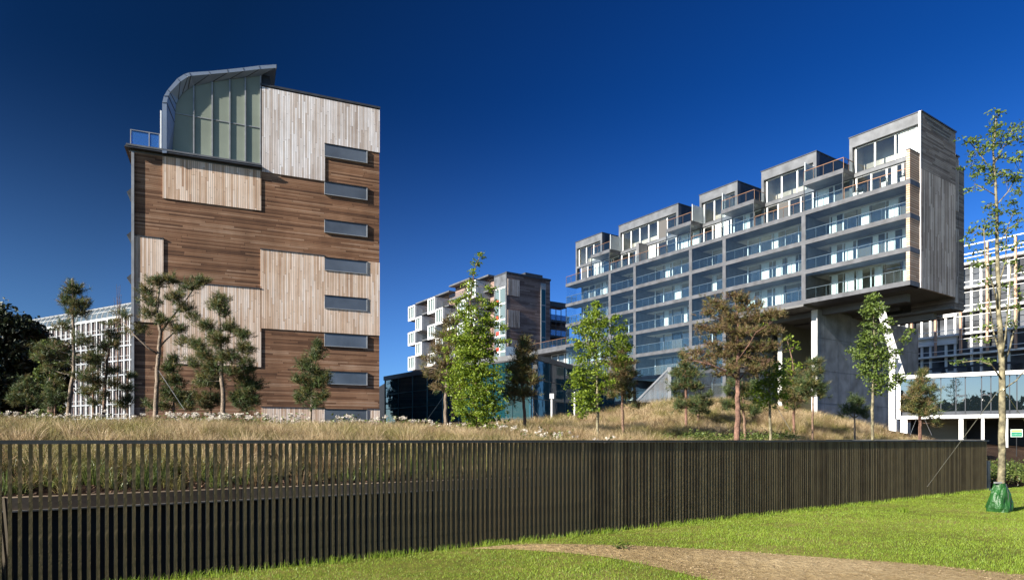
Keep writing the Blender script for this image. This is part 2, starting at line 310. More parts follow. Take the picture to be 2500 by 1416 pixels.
# near ramp wall below the lawn edge, and ramp end wall
def wbox(mb,w0,w1,e0,e1,z0,z1,m=0):
    vs=[fw(w0,e0,z0),fw(w1,e0,z0),fw(w1,e1,z0),fw(w0,e1,z0),fw(w0,e0,z1),fw(w1,e0,z1),fw(w1,e1,z1),fw(w0,e1,z1)]
    mb._a(vs,[(0,3,2,1),(4,5,6,7),(0,1,5,4),(1,2,6,5),(2,3,7,6),(3,0,4,7)],m)
r=empty('retaining_wall',fw(0,3,-.9),0,'shade-darkened concrete wall holding the planted bed behind the slat fence','wall')
def under(o,r): o.parent=r; o.matrix_parent_inverse=r.matrix_world.inverted() if False else o.matrix_parent_inverse; return o
def rel(mb,r):                                     # shift world-built verts into root space (unrotated root)
    L0=r.location; mb.v=[(x-L0.x,y-L0.y,z-L0.z) for x,y,z in mb.v]; return mb
mb=MB(); wbox(mb,-40,WEND+.2,3.0,3.3,-.9,.67); rel(mb,r).build('wall_face',mat('shade_dark_concrete',(.016,.017,.014),.9,0,.3,1.2),r)  # shadow below the edging is put into the near-black colour
mb=MB(); wbox(mb,-40,WEND+.2,2.97,3.25,.68,.86); rel(mb,r).build('timber_edging',boards('edging_timber',[(.12,.085,.055),(.2,.15,.1),(.30,.23,.155)],'Z','X',.3,2.4),r)
mb=MB(); wbox(mb,-40,WEND+.2,2.90,3.3,.655,.678); rel(mb,r).build('drip_edge',mat('drip_metal',(.16,.15,.13),.7,0,.3,3),r)
mb=MB(); wbox(mb,-40,WEND,-.25,-.03,-.9,-.01); mb.build('ramp_side_wall',M['concrete'],kind='structure')
mb=MB(); wbox(mb,WEND,WEND+.2,-.03,3.4,-.9,1.0); wbox(mb,-40,WEND,1.75,1.86,-.899,-.80); mb.build('ramp_end_and_sun_sliver',mat('ramp_end_and_sliver_concrete',(.22,.22,.22),.8,0,.3,2),kind='structure')  # end wall, plus a pale strip added for sunlit slivers on the floor
# ---------------------------------------------------------------- slat fence
M['slat']=boards('fence_timber',[(.10,.075,.05),(.16,.125,.08),(.22,.175,.115),(.30,.235,.15)],'X','Z',5,9,gap=0,stain=.35,grain=.35)
def slatmat():
    m=mat('fence_slat_timber',(.27,.205,.105),.85,0,.1,3,col2=(.10,.07,.035),island=True,bump=.2); return m
M['slat']=slatmat(); M['rail']=mat('fence_rail_timber',(.10,.10,.10),.7,0,.25,1.5)
fe=empty('timber_slat_fence',fw(0,0,0),math.atan2(FD[1],FD[0]),'long fence of upright brown timber slats along the lawn edge','fence')
pitch=.09; n=int((WEND+3)/pitch); slatp=[]
def slat(mb,x,dz=0): 
    t=random.uniform(-.003,.003); mb.box(x-.0175+t,x+.0175+t,-.034,.034,-.62,1.655)
i0=-33; meshes=[]
for i in range(100):
    x=(i-6)*pitch; mb=MB(); slat(mb,0); me=mb.build('slat',M['slat'],fe); me.location=(x+random.uniform(-.002,.002),0,0); me.rotation_euler=(0,random.uniform(-.0015,.0015),0)
mb=MB()
for i in list(range(-33,0)):
    slat(mb,(i-6)*pitch)
for i in range(100,int(WEND/pitch)+6): slat(mb,(i-6)*pitch)
for i in range(60): 
    y=.09*i+.06; mb.box(WEND-.034,WEND+.034,y-.0175,y+.0175,-.62,1.655)
mb.build('slat',M['slat'],fe,kind='stuff')
MB().box(-3.5,WEND+.05,-.045,.045,1.656,1.70).build('top_rail',M['rail'],fe)
MB().box(-3.5,WEND+.05,-.030,.030,1.615,1.652).build('under_rail',M['rail'],fe) if False else None
MB().box(WEND-.045,WEND+.045,.05,5.6,1.656,1.715).build('return_rail',M['rail'],fe)
# two slats leaning near the left end
for k,(u0,v0,u1,v1,lb) in enumerate(((-2,1235,18,1430,'thin timber batten leaning at the far left of the fence'),(10,1215,30,1430,'thin timber batten leaning against the first upright slats of the fence'))):
    mb=MB(); mb.bar(P(u0,v0,7.35),P(u1,v1,7.2),.03,.03); mb.build('leaning_batten',mat('shade_dark_batten',(.05,.04,.026),.9),label=lb,cat='batten',group='battens leaning at the fence end')  # colour darkened in place of the shade the battens should stand in
# ---------------------------------------------------------------- left timber tower
LB=Fr(322,45.9,23.1); G0=1.9
lt=empty('timber_tower',LB.w(0,0,0),LB.rot,'tall tower block clad in brown and pale timber panels with a curved glass roof gable','building')
X=lambda u,t=0:LB.at(u,HY,t)[0]; Z=lambda u,v,t=0:LB.at(u,v,t)[1]
hL=20.17+EZ; hR=26.67+EZ; xa=.15; xb=X(639); xc=X(793); xd=X(926)
MB().box(xa,xb-.003,0,12,G0-3,hL).box(xb-.002,xd,.0,12,G0-3,hR-.1).build('wall',M['wood_dark'],lt)
pp=-.07
def lvl(k): return EZ+2.46+2.95*k-.0
z6=Z(638,994); p_mid_b=Z(638,801); p_mid_t=Z(636,609)
pan=[('upper panel',[(X(397),X(638)-.02,17.19,hL-.01)]),
     ('crown',[(xb+.02,xc,20.12,26.5),(xc,xd+.02,23.06,26.5)]),
     ('left',[(xa+.0,X(399),8.3,14.3),(X(399),X(638)-.02,5.47,11.32)]),
     ('middle',[(X(636),xc-.02,8.38,14.3),(xc-.02,X(896),8.38,14.23),(X(896),xd+.02,8.38,14.23)]),
     ('base',[(X(638),xc-.02,-2,2.46)]),('base',[(X(897),xd+.02,-2,2.46)])]
for nm,bs in pan:
    mb=MB()
    for x0,x1,z0,z1 in bs: mb.box(x0,x1,pp,-.001,z0+(EZ if z0>-2 else 0),z1+EZ if nm!='upper panel' else hL-.01)
    mb.build('timber_panel',M['wood_cool' if nm=='crown' else 'wood_pale'],lt)
    mb=MB()
    for x0,x1,z0,z1 in bs:
        if nm in('left','middle','base') and not(nm=='middle' and x0>xc-.5): mb.box(x0-.03,x1+.03,pp-.045,0,z1+EZ+.001,z1+EZ+.05)
    if mb.v: mb.build('flashing',M['darkzinc'],lt)
# windows
x0w,x1w=X(793)-.02,X(896)
for k in range(8):
    zt=23.0+EZ-2.945*k; zb=zt-.93
    if k==7: zb=zt-1.3
    d=pp-.005
    fr_=MB(); t=.07
    fr_.box(x0w-.02,x1w+.02,d-.06,-.01,zt,zt+.06,1); fr_.box(x0w-.02,x1w+.02,d-.06,-.01,zb-.05,zb); fr_.box(x1w-.06,x1w+.02,d-.05,-.01,zb,zt); fr_.box(x0w-.02,x0w+.03,d-.02,-.01,zb,zt)
    f=fr_.build('window',[M['trimgrey'],M['black']],lt)  # head bar in black: shade at the window top put into colour
    MB().box(x0w+.03,x1w-.06,d-.012,-.01,zb,zt).build('pane',M['blind'],f)
# trims
MB().box(-.02,.15,-.16,.1,G0-3,hL-.02).build('corner_trim',M['trimgrey'],lt)
MB().box(xb-.1,xd+.06,-.12,.2,hR-.099,hR+.06).box(xd-.1,xd+.06,.2,12,hR-.1,hR+.06).build('parapet_cap',M['darkzinc'],lt)
mb=MB(); mb.prism([(-.42,hL+.14),(xb+.0,hL+.14),(xb,hL+.34),(-.30,hL+.34)],-.42,-.0); mb.box(-.42,-.02,0,6,hL+.14,hL+.34); mb.build('cornice',M['darkzinc'],lt)
MB().box(-.3,xb,-.45,-.425,hL+.26,hL+.38).box(-.2,xb,-.0,12,hL+.002,hL+.335).build('cornice_edge',M['zinc'],lt)
for v in (470,575,679,969):
    z=Z(322,v); mb=MB(); mb.prism([(-.03,z-.3),(-.03,z+.35),(-.34,z+.02)],.1,2.5); mb.build('balcony_bracket',M['darkzinc'],lt)
# roof gable
oz=lambda pts,t:[LB.at(u,v,t) for u,v in pts]
outer=oz([(396,374),(396,251.5),(400,235),(409,220),(433,192),(450,181.6),(462,177.7),(509,174.6),(555,170),(593,166),(632,161),(675,158)],-.45)
rim=oz([(407,374),(407,251.5),(411,235),(415,226),(440,200.5),(459,188),(466,186),(514,181.6),(557,178),(596,174),(635,169.5),(675,166.4)],-.45)
gl=oz([(420,371),(426,300),(428,273),(430,254.5),(435.5,243),(445.5,229),(459,218),(474,209.6),(518,201),(561,194),(599.5,190),(637,185.6)],.0)
mb=MB(); vs=[(x,-.45,z) for x,z in outer]+[(x,-.45,z) for x,z in rim]+[(x,10,z) for x,z in outer]+[(x,10,z) for x,z in rim]; q=12
fs=[]
for i in range(q-1):
    fs+=[(i,i+1,q+i+1,q+i),(2*q+i,3*q+i,3*q+i+1,2*q+i+1),(i,2*q+i,2*q+i+1,i+1)]
    fs+=[(q+i,q+i+1,3*q+i+1,3*q+i)]
fs+=[(q-1,3*q-1,4*q-1,2*q-1)]
mb._a(vs,fs); mb.build('curved_roof',M['roofzinc'],lt)
mb=MB(); vs=[(x,-.44,z) for x,z in rim]+[(x,.0,z) for x,z in gl]; mb._a(vs,[(i,i+1,q+i+1,q+i) for i in range(q-1)])
mb.build('roof_reveal',M['roofzinc'],lt)
mb=MB()
for i in range(1,q):
    a,b=rim[i],gl[i]; mb.bar((a[0],-.455,a[1]),(b[0],-.012,b[1]),.035,.03)
    a,b=outer[i],rim[i]; mb.bar((a[0],-.455,a[1]),(b[0],-.455,b[1]),.035,.02)
mb.build('roof_seam',M['darkzinc'],lt)
gb=Z(420,368); gpts=[(x,z) for x,z in gl]+[(gl[-1][0],hL+.34)]
gpts=[(gl[0][0],hL+.36)]+gpts[1:-1]+[(gl[-1][0],hL+.36)]
gg=MB().prism(gpts,.02,.10).build('gable_glazing',M['gableglass'],lt)
mb=MB()
def gtop(x):
    for a,b in zip(gl,gl[1:]):
        if a[0]<=x<=b[0]: return a[1]+(b[1]-a[1])*(x-a[0])/(b[0]-a[0]+1e-9)
    return gl[-1][1]
for u in (473,518,561,599,636):
    x=X(u); mb.box(x-.045,x+.045,-.08,.019,hL+.36,gtop(x)-.01)
zt=Z(560,300); mb.box(X(428),X(597),-.03,.018,zt-.03,zt+.03) ; mb.box(X(600),X(635),-.03,.018,zt-.03,zt+.03)
mb.box(X(421),X(636),-.10,.018,hL+.345,hL+.50)
mb.build('mullion',M['trimgrey'],gg)
MB().box(X(637)+.05,X(660),.3,9.8,hR-2,hR+.9).build('plant_room',M['darkzinc'],lt)
MB().box(outer[0][0]+.1,X(637),3.0,9.8,hL+.34,hR-.2).build('attic_wall',M['zinc'],lt)
MB().tube([(X(745,3),3,hR-.1),(X(745,3),3,hR+1.05)],.05).build('antenna',M['black'],lt)
rr=MB().tube([(-.05,-.2,hL+1.45),(X(392),-.2,hL+1.45)],.035).tube([(-.05,-.2,hL+1.45),(-.05,5,hL+1.45)],.035)
for x in (-.05,X(365),X(390)): rr.box(x-.03,x+.03,-.23,-.17,hL+.34,hL+1.45)
r_=rr.build('terrace_railing',M['trimgrey'],lt)
MB().box(.0,X(390),-.21,-.19,hL+.42,hL+1.32).box(-.06,-.04,-.15,5,hL+.42,hL+1.32).build('glass_panel',M['bluefilm'],r_)
MB().box(X(392),X(395),-.3,-.1,hL+.34,Z(393,275)).build('downpipe',M['white'],lt)
# ---------------------------------------------------------------- right apartment building
RB=Fr(2222,58,-55.2)
rb=empty('apartment_building',RB.w(0,0,0),RB.rot,'long grey balconied apartment block cantilevered on concrete walls with stepped rooftop boxes','building')
B=lambda k:EZ+13.74+2.98*k
S=[0.35,10.1,19.7,24.5,33.7,38.4,47.8]
FH=.43
for k in range(-3,4):
    s1=47.8; s0=0 if k>=0 else 19.4
    zz=B(k); mb=MB().box(-s1,-s0,0,2.05,zz,zz+FH); mb.build('floor_slab',M['slab'],rb); MB().box(-47.0,-max(s0,.2),2.06,6.2,zz+.03,zz+FH-.02).build('room_floor',M['room'],rb)
# ceilings/floors behind, core body
core=MB().box(-46.9,-.18,4.8,9.2,B(0)+.02,B(4)+.4).box(-46.9,-19.6,4.8,9.2,G0-2,B(0)+.02)
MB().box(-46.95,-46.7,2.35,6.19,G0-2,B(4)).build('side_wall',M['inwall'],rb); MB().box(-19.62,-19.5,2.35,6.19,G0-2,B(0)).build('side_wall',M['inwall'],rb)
MB().box(-47,-.2,2.1,6.19,B(4)+.02,B(4)+.42).build('terrace_roof',M['slab'],rb)
#
MB().box(-46.9,-.18,4.8,9.2,B(0)+.02,B(4)+.4).box(-46.9,-19.6,4.8,9.2,G0-2,B(0)+.02).build('building_core',M['room'],rb)
MB().box(-19.38,-.02,2.1,9.35,B(0)+.005,B(0)+.2).box(-19.4,-10.1,.0,9.2,B(0)-.22,B(0)-.002).build('soffit',M['soffit'],rb)
for s in S[1:-1]:
    z0=B(0) if s<15 else (G0-1)
    if s==19.7: z0=G0-1
    for k in range(-3 if s>15 else 0,3):
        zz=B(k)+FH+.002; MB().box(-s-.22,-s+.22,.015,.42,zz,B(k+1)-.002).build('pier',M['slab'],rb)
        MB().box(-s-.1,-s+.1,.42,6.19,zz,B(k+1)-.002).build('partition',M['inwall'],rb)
MB().box(-19.9,-19.45,.015,.5,G0-1,B(-3)).box(-24.7,-24.3,.015,.5,G0-1,B(-3)).box(-33.9,-33.5,.015,.5,G0-1,B(-3)).build('base_column',M['slab'],rb)
rs=random.Random(11)
def window(xl,xr,z0,z1,y,warm=.3,curt=.35,step=1.6,big=False):
    n=max(1,round((xr-xl)/step)); w=(xr-xl)/n; fb=MB(); pn=MB(); pw=MB(); cu=MB(); rm=.06
    for i in range(n+1):
        x=xl+i*w; t=.075 if big else (.055 if rs.random()<.7 else .02)
        fb.box(x-t,x+t,y-.06,y+.04,z0,z1,0 if (rs.random()<.6 or big) else 1)
    fb.box(xl-.055,xr+.055,y-.05,y+.04,z1,z1+.08); fb.box(xl-.055,xr+.055,y-.05,y+.04,z0-.06,z0)
    for i in range(n):
        a=xl+i*w+.055; b=xl+(i+1)*w-.055; d=rs.random()
        (pw if d<warm else pn).box(a,b,y+.0,y+.03,z0,z1)
        if rs.random()<curt:
            c0=a+rs.random()*.3*(b-a); c1=min(b,c0+(b-a)*rs.uniform(.35,.8)); m=6
            # gathered curtain: folded strip
            pts=[]; 
            for j in range(m*2+1):
                x=c0+(c1-c0)*j/(m*2); pts.append((x,y-.012-(.03 if j%2 else 0)))
            b0=len(cu.v); cu._a([(p[0],p[1],z0+.03) for p in pts]+[(p[0],p[1],z1-.03) for p in pts],[(j,j+1,len(pts)+j+1,len(pts)+j) for j in range(len(pts)-1)])
    f=fb.build('window',[M['white'],M['inwall']],rb)
    if pn.v: pn.build('pane',M['pane'],f)
    if pw.v: pw.build('pane',M['panewarm'],f)
    if cu.v: cu.build('curtain',M['curtain'],f)
    return f
def railing(xl,xr,z,y=.10,bronze=False,h=1.05,side=None):
    mb=MB().box(xl,xr,y-.03,y+.03,z+h-.03,z+h+.02); n=max(1,round((xr-xl)/1.1))
    for i in range(n+1):
        x=xl+(xr-xl)*i/n; mb.box(x-.02,x+.02,y-.01,y+.03,z,z+h-.031)
    if side is not None: mb.box(side-.03,side+.03,y+.03,2.0,z+h-.03,z+h+.02).box(side-.02,side+.02,1.0,1.04,z,z+h-.03)
    r=mb.build('railing',M['bronze'] if bronze else M['railm'],rb)
    g=MB().box(xl+.02,xr-.02,y-.032,y-.02,z+.02,z+h-.05)
    if side is not None: g.box(side-.006,side+.006,y+.05,2.0,z+.02,z+h-.05)
    g.build('glass_panel',M['rglass'],r); return r
def glazing(xl,xr,z0,z1,y=.05,side=None):
    mb=MB(); n=max(1,round((xr-xl)/.85))
    for i in range(n):
        a=xl+(xr-xl)*i/n; b=xl+(xr-xl)*(i+1)/n; mb.box(a+.006,b-.006,y,y+.012,z0+.01,z1-.01)
    if side is not None: mb.box(side-.006,side+.006,y+.05,1.0,z0+.01,z1-.01).box(side-.006,side+.006,1.02,2.0,z0+.01,z1-.01)
    mb.build('loggia_glazing',M['cglass'],rb)
for k in range(-3,3):
    for i in range(6):
        if k<0 and i<2: continue
        a=-S[i+1]+(.22 if i<5 else 0); b=-S[i]-(.22 if i else 0); z0=B(k)+FH; z1=B(k+1)
        if i==5:                                           # open corner at the far left end
            glazing(a+.1,b,z0,z1,side=a+.1); railing(a+.1,b,z0,.10,side=a+.1); window(a+1.4,b-.1,z0+.08,z1-.16,2.3,.25,.2,1.3)
        else:
            glazing(a,b,z0,z1); railing(a,b,z0,.10); wl=a+1.3 if b-a>6 else a+1.2
            window(wl,b-.12,z0+.08,z1-.16,2.3,.15 if k>=0 else .45,.55 if i<2 else .36,1.45)
# terrace level and rooftop boxes
z3=B(3)+FH; z4=B(4)
logg=[(6.0,10.1),(15.8,20.1),(24.4,28.3),(38.4,42.2)]
boxes=[(-.0,6.5),(9.9,16.3),(19.4,24.8),(28.1,38.7),(42.1,47.9)]
open_=[(.35,6.0),(10.1,15.8),(20.1,24.4),(28.3,38.4),(42.2,47.8)]
for i,(a,b) in enumerate(open_): railing(-b+.03,-a-.03,z3,.10,True)
for a,b in logg:
    MB().box(-b,-a,0,2.6,z4,z4+FH).build('balcony_slab',M['slab'],rb)
    railing(-b+.03,-a-.03,z4+FH,.10,True,1.05,side=-a-.05); glazing(-b+.05,-a-.05,z3,z4,side=-a-.05); railing(-b+.05,-a-.05,z3,.16)
    for x in (-b+.04,-a-.08): MB().box(x-.04,x+.04,.02,.09,z3,z4).build('loggia_post',M['darkzinc'],rb)
for (a,b) in [(24.3,24.3),(38.35,38.35)]:
    MB().box(-a-.02,-a+.02,.12,2.2,z4+FH,z4+FH+1.9).box(-a-.05,-a+.05,.10,.16,z4+FH,z4+FH+1.95).build('privacy_screen',M['frost'],rb)
for a in (10.0,20.0):
    MB().box(-a-.02,-a+.02,.14,2.0,z4+FH,z4+FH+1.9).box(-a-.05,-a+.05,.10,.16,z4+FH,z4+FH+1.95).build('privacy_screen',M['frost'],rb)
MB().box(-33.9,-33.4,.5,2.3,z3,z3+2.7).build('terrace_partition',M['inwall'],rb)
zt=29.62+EZ
for a_,b_ in ((0,5.9),(6.1,10),(10.2,15.7),(15.9,20),(20.2,24.3),(24.5,28.2),(28.4,33.2),(34,38.3),(38.5,42.1),(42.3,46.8)): window(-b_,-a_-.2,z3+.1,z4-.12,2.27,.25,.25,1.5,True)
for j,(a,b) in enumerate(boxes):
    mb=MB().box(-b,-a-(.0 if j else .17),2.03,2.6,zt-1.0,zt).box(-b,-b+.3,2.03,2.6,z3,zt-1.0).box(-b+.3,-a-.17,2.03,2.3,z4-.02,z4+.30)
    if j: mb.box(-a-.35,-a,2.03,2.6,z4+.3,zt-1.0)
    mb.build('box_fascia',M['zinc'],rb)
    MB().box(-b+.02,-b+.2,2.6,9.2,z4+.41,zt-.02).box(-a-.2,-a-.02,2.6,9.2,z4+.41,zt-.02).box(-b+.2,-a-.2,9.0,9.2,z4+.41,zt-.02).box(-b+.2,-a-.2,2.6,9.0,zt-.3,zt-.02).build('rooftop_box',M['darkzinc'],rb); MB().box(-b+.21,-a-.21,4.4,4.5,z4+.41,zt-.31).box(-b+.21,-b+.25,2.7,4.39,z4+.41,zt-.31).box(-a-.25,-a-.21,2.7,4.39,z4+.41,zt-.31).build('room_wall',M['room'],rb)
    MB().box(-b-.06,-a+.06,1.97,9.3,zt+.0,zt+.09).build('roof_edge',M['darkzinc'],rb)
    f=window(-b+.45,-a-.5,z4+.40,zt-1.12,2.42,.0 if j==0 else .12,.0,1.75,True)
MB().box(-2.1,-.6,2.44,2.50,z4+.42,zt-1.14).build('blind',M['curtain'],rb)
MB().box(-.17,.03,1.93,2.03,B(0)-.02,zt+.05).build('corner_trim',M['white'],rb)
MB().box(-.34,-.03,.01,1.92,B(0)+.0,25.75+EZ).build('louvred_fin',M['louvre'],rb)
MB().box(-.36,-.01,-.01,1.93,25.75+EZ+.001,25.83+EZ).build('fin_cap',M['darkzinc'],rb)
zb=24.5+EZ
y1=RB.atx(2333,322,.02)[0]; y2=RB.atx(2342,400,.02)[0]; y3=RB.atx(2355.5,400,.02)[0]
MB().box(-.16,.02,2.04,y1,zb,zt-.001).build('end_cladding',M['wood_grey_h'],rb)
MB().box(-.16,.04,2.04,y1-.02,B(0),zb-.01).build('end_cladding',M['wood_grey_v'],rb)
MB().box(-.0,.1,2.02,y1+.1,zt,zt+.12).build('roof_edge',M['darkzinc'],rb)
h2=RB.atx(2337,382,.02)[1]; h3=RB.atx(2349,412,.02)[1]; b3=RB.atx(2350,758,.02)[1]
MB().box(-4.0,-.06,y1+.01,y2,b3,h2).box(-4,-.04,y2,y3,b3,h3).build('end_wing',M['wood_grey_h'],rb)
MB().box(-3.9,.0,y1+.02,y2-.05,h2-5.3,h2-.3).box(-3.9,.0,y1+.02,y2-.05,b3+.6,h2-7).build('wing_panel',M['wood_grey_v'],rb)
MB().box(-4.1,.06,y1-.05,y2+.05,h2,h2+.12).box(-4.1,.06,y2-.02,y3+.05,h3,h3+.12).build('wing_roof',M['darkzinc'],rb)
MB().box(-8,-.1,8.6,y3,b3-.05,b3+.2).box(-9,-2.0,9.4,10.1,b3-.7,b3-.06).box(-18,-1.8,3.4,4.1,B(0)-.75,B(0)-.01).build('beam',M['soffit'],rb)
# concrete legs under the cantilever
ya,_=RB.atx(1996,800,-10.1); yb,_=RB.atx(2242,800,-10.1)
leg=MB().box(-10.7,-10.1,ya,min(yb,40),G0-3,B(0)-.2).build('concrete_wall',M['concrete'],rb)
mbj=MB()
for q_ in (3.6,7.0,10.4): mbj.box(-10.098,-10.094,ya+.02,min(yb,40),G0+q_,G0+q_+.03)
for yy in np.arange(ya+1.3,min(yb,40),2.6): mbj.box(-10.099,-10.095,yy,yy+.02,G0-2,B(0)-.3)
mbj.build('joint',M['darkzinc'],leg)
MB().box(-10.72,-10.08,ya-.10,ya-.002,G0-3,B(0)-.25).build('lit_wall_edge',M['litcon'],rb)  # sunlit end face of the wall, its light put into a paler strip
yc,_=RB.atx(1910,800,-17.0); yd_=RB.atx(1993,800,-17.0)[0]+.3; print('wall',yc,yd_)
MB().box(-17.5,-17.0,yc,yd_,G0-3,B(0)-.22).build('rendered_wall',M['beige'],rb)
MB().box(-17.52,-16.98,yc-.10,yc-.002,G0-3,B(0)-.4).build('lit_wall_edge',M['litcon'],rb)  # sunlit near edge of the rendered wall, painted as a pale strip
def inv(p):    # world -> RB local
    dx,dy=p.x-RB.O[0],p.y-RB.O[1]; return Vector((dx*RB.ex[0]+dy*RB.ex[1],dx*RB.ey[0]+dy*RB.ey[1],p.z))
MB().bar(inv(P(2149,752,56)),inv(P(2200,920,52)),.45,.45).build('raking_strut',M['litcon'],rb)
a=inv(P(2181,875,52)); MB().box(a.x-.24,a.x+.24,a.y-.25,a.y+.3,0,a.z).build('column',M['litcon'],rb)  # lit edge of a wall, built as a box with the light in its colour
MB().box(-17.0,-10.75,yd_-.3,yd_,G0-2,B(0)-.41).build('rear_wall',M['beige'],rb)
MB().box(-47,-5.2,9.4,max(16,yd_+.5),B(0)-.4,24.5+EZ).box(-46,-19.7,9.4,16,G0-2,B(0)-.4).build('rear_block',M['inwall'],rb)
MB().box(-10.0,-4.2,10.2,17,B(0)-.5,B(0)+6).build('rear_soffit',M['soffit'],rb)
# lower terrace block running on to the left
sl_=RB.at(1250)[0]
MB().box(sl_,-47.8,.0,9,B(0)-.3,B(0)+FH).build('podium_roof',M['slab'],rb)
MB().box(sl_,-47.8,2.2,9,G0-2,B(0)-.3).build('podium_wall',M['inwall'],rb)
railing(sl_,-47.85,B(0)+FH,.1,True); window(sl_+8,-49,B(-1)+.3,B(0)-.45,2.1,.6,.3,1.6,True)
MB().box(sl_,-47.8,.0,9,B(-1)-.2,B(-1)+.2).build('podium_slab',M['slab'],rb)
# ---------------------------------------------------------------- middle apartment building
MF=Fr(1237,117,-55.2)
m=empty('apartment_building',MF.w(0,0,0),MF.rot,'distant brown timber apartment block with white projecting window boxes','building')
hm=MF.at(1237,668)[1]; yE=MF.atx(1343,685,0)[0]; xg=MF.at(1208)[0]
MB().box(xg,0,.05,yE,0,hm).build('wall',M['brown_h'],m)
MB().box(xg-.1,.15,-.1,yE+.1,hm,hm+.35).box(-3,-1.2,5,9,hm+.35,hm+1.2).build('roof_edge',M['darkzinc'],m)
MB().box(xg-.1,.02,-.08,.04,hm-2.2,hm).box(xg-.15,xg+.25,-.08,.04,0,hm-2.2).box(-.35,.02,-.1,.04,0,hm-2.2).build('zinc_surround',M['zinc'],m)
yp=MF.atx(1268,700,0)[0]
for v0,v1 in((682,722),(757,799),(830,870)):
    za,zb_=MF.atx(1250,v0,0)[1],MF.atx(1250,v1,0)[1]; MB().box(-.1,.12,.2,yp,zb_,za).build('timber_panel',M['wood_grey_v'],m)
ys0,ys1=MF.atx(1320,700,0)[0],MF.atx(1332,700,0)[0]
f=MB().box(-.1,.08,ys0,ys1,5,MF.atx(1326,692,0)[1]).build('stair_window',M['trimgrey'],m)
mb=MB()
for i in range(7):
    z1=hm-1.8-i*3.0; mb.box(.0,.11,ys0+.15,ys1-.15,z1-2.8,z1)
mb.build('pane',M['teal2'],f)
for i in range(8):
    z1=hm-2.2-2.86*i; f=MB().box(xg+.25,-.35,-.12,-.0,z1-.25,z1).box((xg-.35)/2-.1,(xg-.35)/2+.1,-.12,0,z1-2.86,z1-.25).build('window',M['white'],m)
    MB().box(xg+.25,-.35,-.04,.0,z1-2.86,z1-.25).build('pane',M['greenglass'],f)
    MB().box(xg+.5,xg+1.4,-.075,-.045,z1-2.8,z1-2.1).build('red_screen',M['red'],f)
# stepped rear mass, dark floors and white boxes
for u0,u1,v in ((1163,1209,690),(1112,1163,700),(1078,1112,724),(1030,1078,742)):
    a=MF.at(u0,v,3.2); b=MF.at(u1,v,3.2); mb=MB().box(a[0],b[0],3.2,14,0,a[1]); mb.build('rear_mass',M['brown_h'],m)
    nf=int((a[1]-3)/2.95)
    for i in range(nf):
        z=a[1]-.3-2.95*i; sb=MB().box(a[0],b[0],1.6,3.19,z,z+.3).build('balcony',M['zinc'],m)
        if i: 
            MB().box(a[0]+.05,b[0]-.05,1.62,1.7,z+.3,z+1.3).build('glass_panel',M['rglass'],sb)
wb=[(996.4,1013,750,785),(1044,1061.6,731,768),(1063,1081,756,794),(1014,1029,776,810),(996,1013,813,845),(1044,1062,796,830),(1140,1161,691,732),(1014,1029,838,870),(996,1013,872,905),(1044,1062,864,895),(1116,1137,737,774),(1116,1134,790,824),(1140,1160,760,800),(1063,1081,826,860),(1092,1110,772,806),(1092,1110,846,880)]
for u0,u1,v0,v1 in wb:
    a=MF.at(u0,v0,-.2); b=MF.at(u1,v1,-.2); zc=a[1]; zd=MF.at(u0,v1,-.2)[1]; t=.28
    bx=MB().box(a[0],b[0],.3,3.3,zd,zc).build('projecting_box',mat('pale_box_side',(.5,.52,.53),.6,0,.05) if 'pbs' not in M else M['pbs'],m); M['pbs']=bx.data.materials[0]
    mb=MB().box(a[0],a[0]+t,-.2,.29,zd,zc).box(b[0]-t,b[0],-.2,.29,zd,zc).box(a[0]+t,b[0]-t,-.2,.29,zc-t,zc).box(a[0]+t,b[0]-t,-.2,.29,zd,zd+t*1.6)
    for i in (1,2): x=a[0]+(b[0]-a[0])*i/3; mb.box(x-.07,x+.07,-.1,.28,zd+t*1.6,zc-t)
    mb.build('white_frame',M['white'],bx); MB().box(a[0]+t,b[0]-t,.05,.27,zd+t*1.6,zc-t).build('pane',M['greenglass'],bx)
    MB().box(a[0]-.1,b[0]+.1,-.2,3.4,zc+.001,zc+.12).build('box_roof',M['darkzinc'],bx)
# right hand balconies of that block
mb=MB().box(-9,-2.2,yE+.02,yE+6.5,0,hm-5.6); mb.build('side_wing',M['brown_h'],m)
yR=MF.atx(1384,760,0)[0]
for i in range(8):
    z=hm-4.6-2.9*i; sb=MB().box(-2.2,0,yE+.02,yR,z,z+(.9 if i==0 else .35)).build('balcony',M['darkzinc'],m)
    if i:
        MB().box(-.1,-.05,yE+.05,yR-.05,z+.4,z+1.4).build('glass_panel',M['bluefilm'],sb)
        pb=MB()
        for yy in np.linspace(yE+.2,yR-.15,4): pb.box(-.12,.0,yy-.05,yy+.05,z+.35,z+2.9)
        pb.build('post',M['darkzinc'],sb)
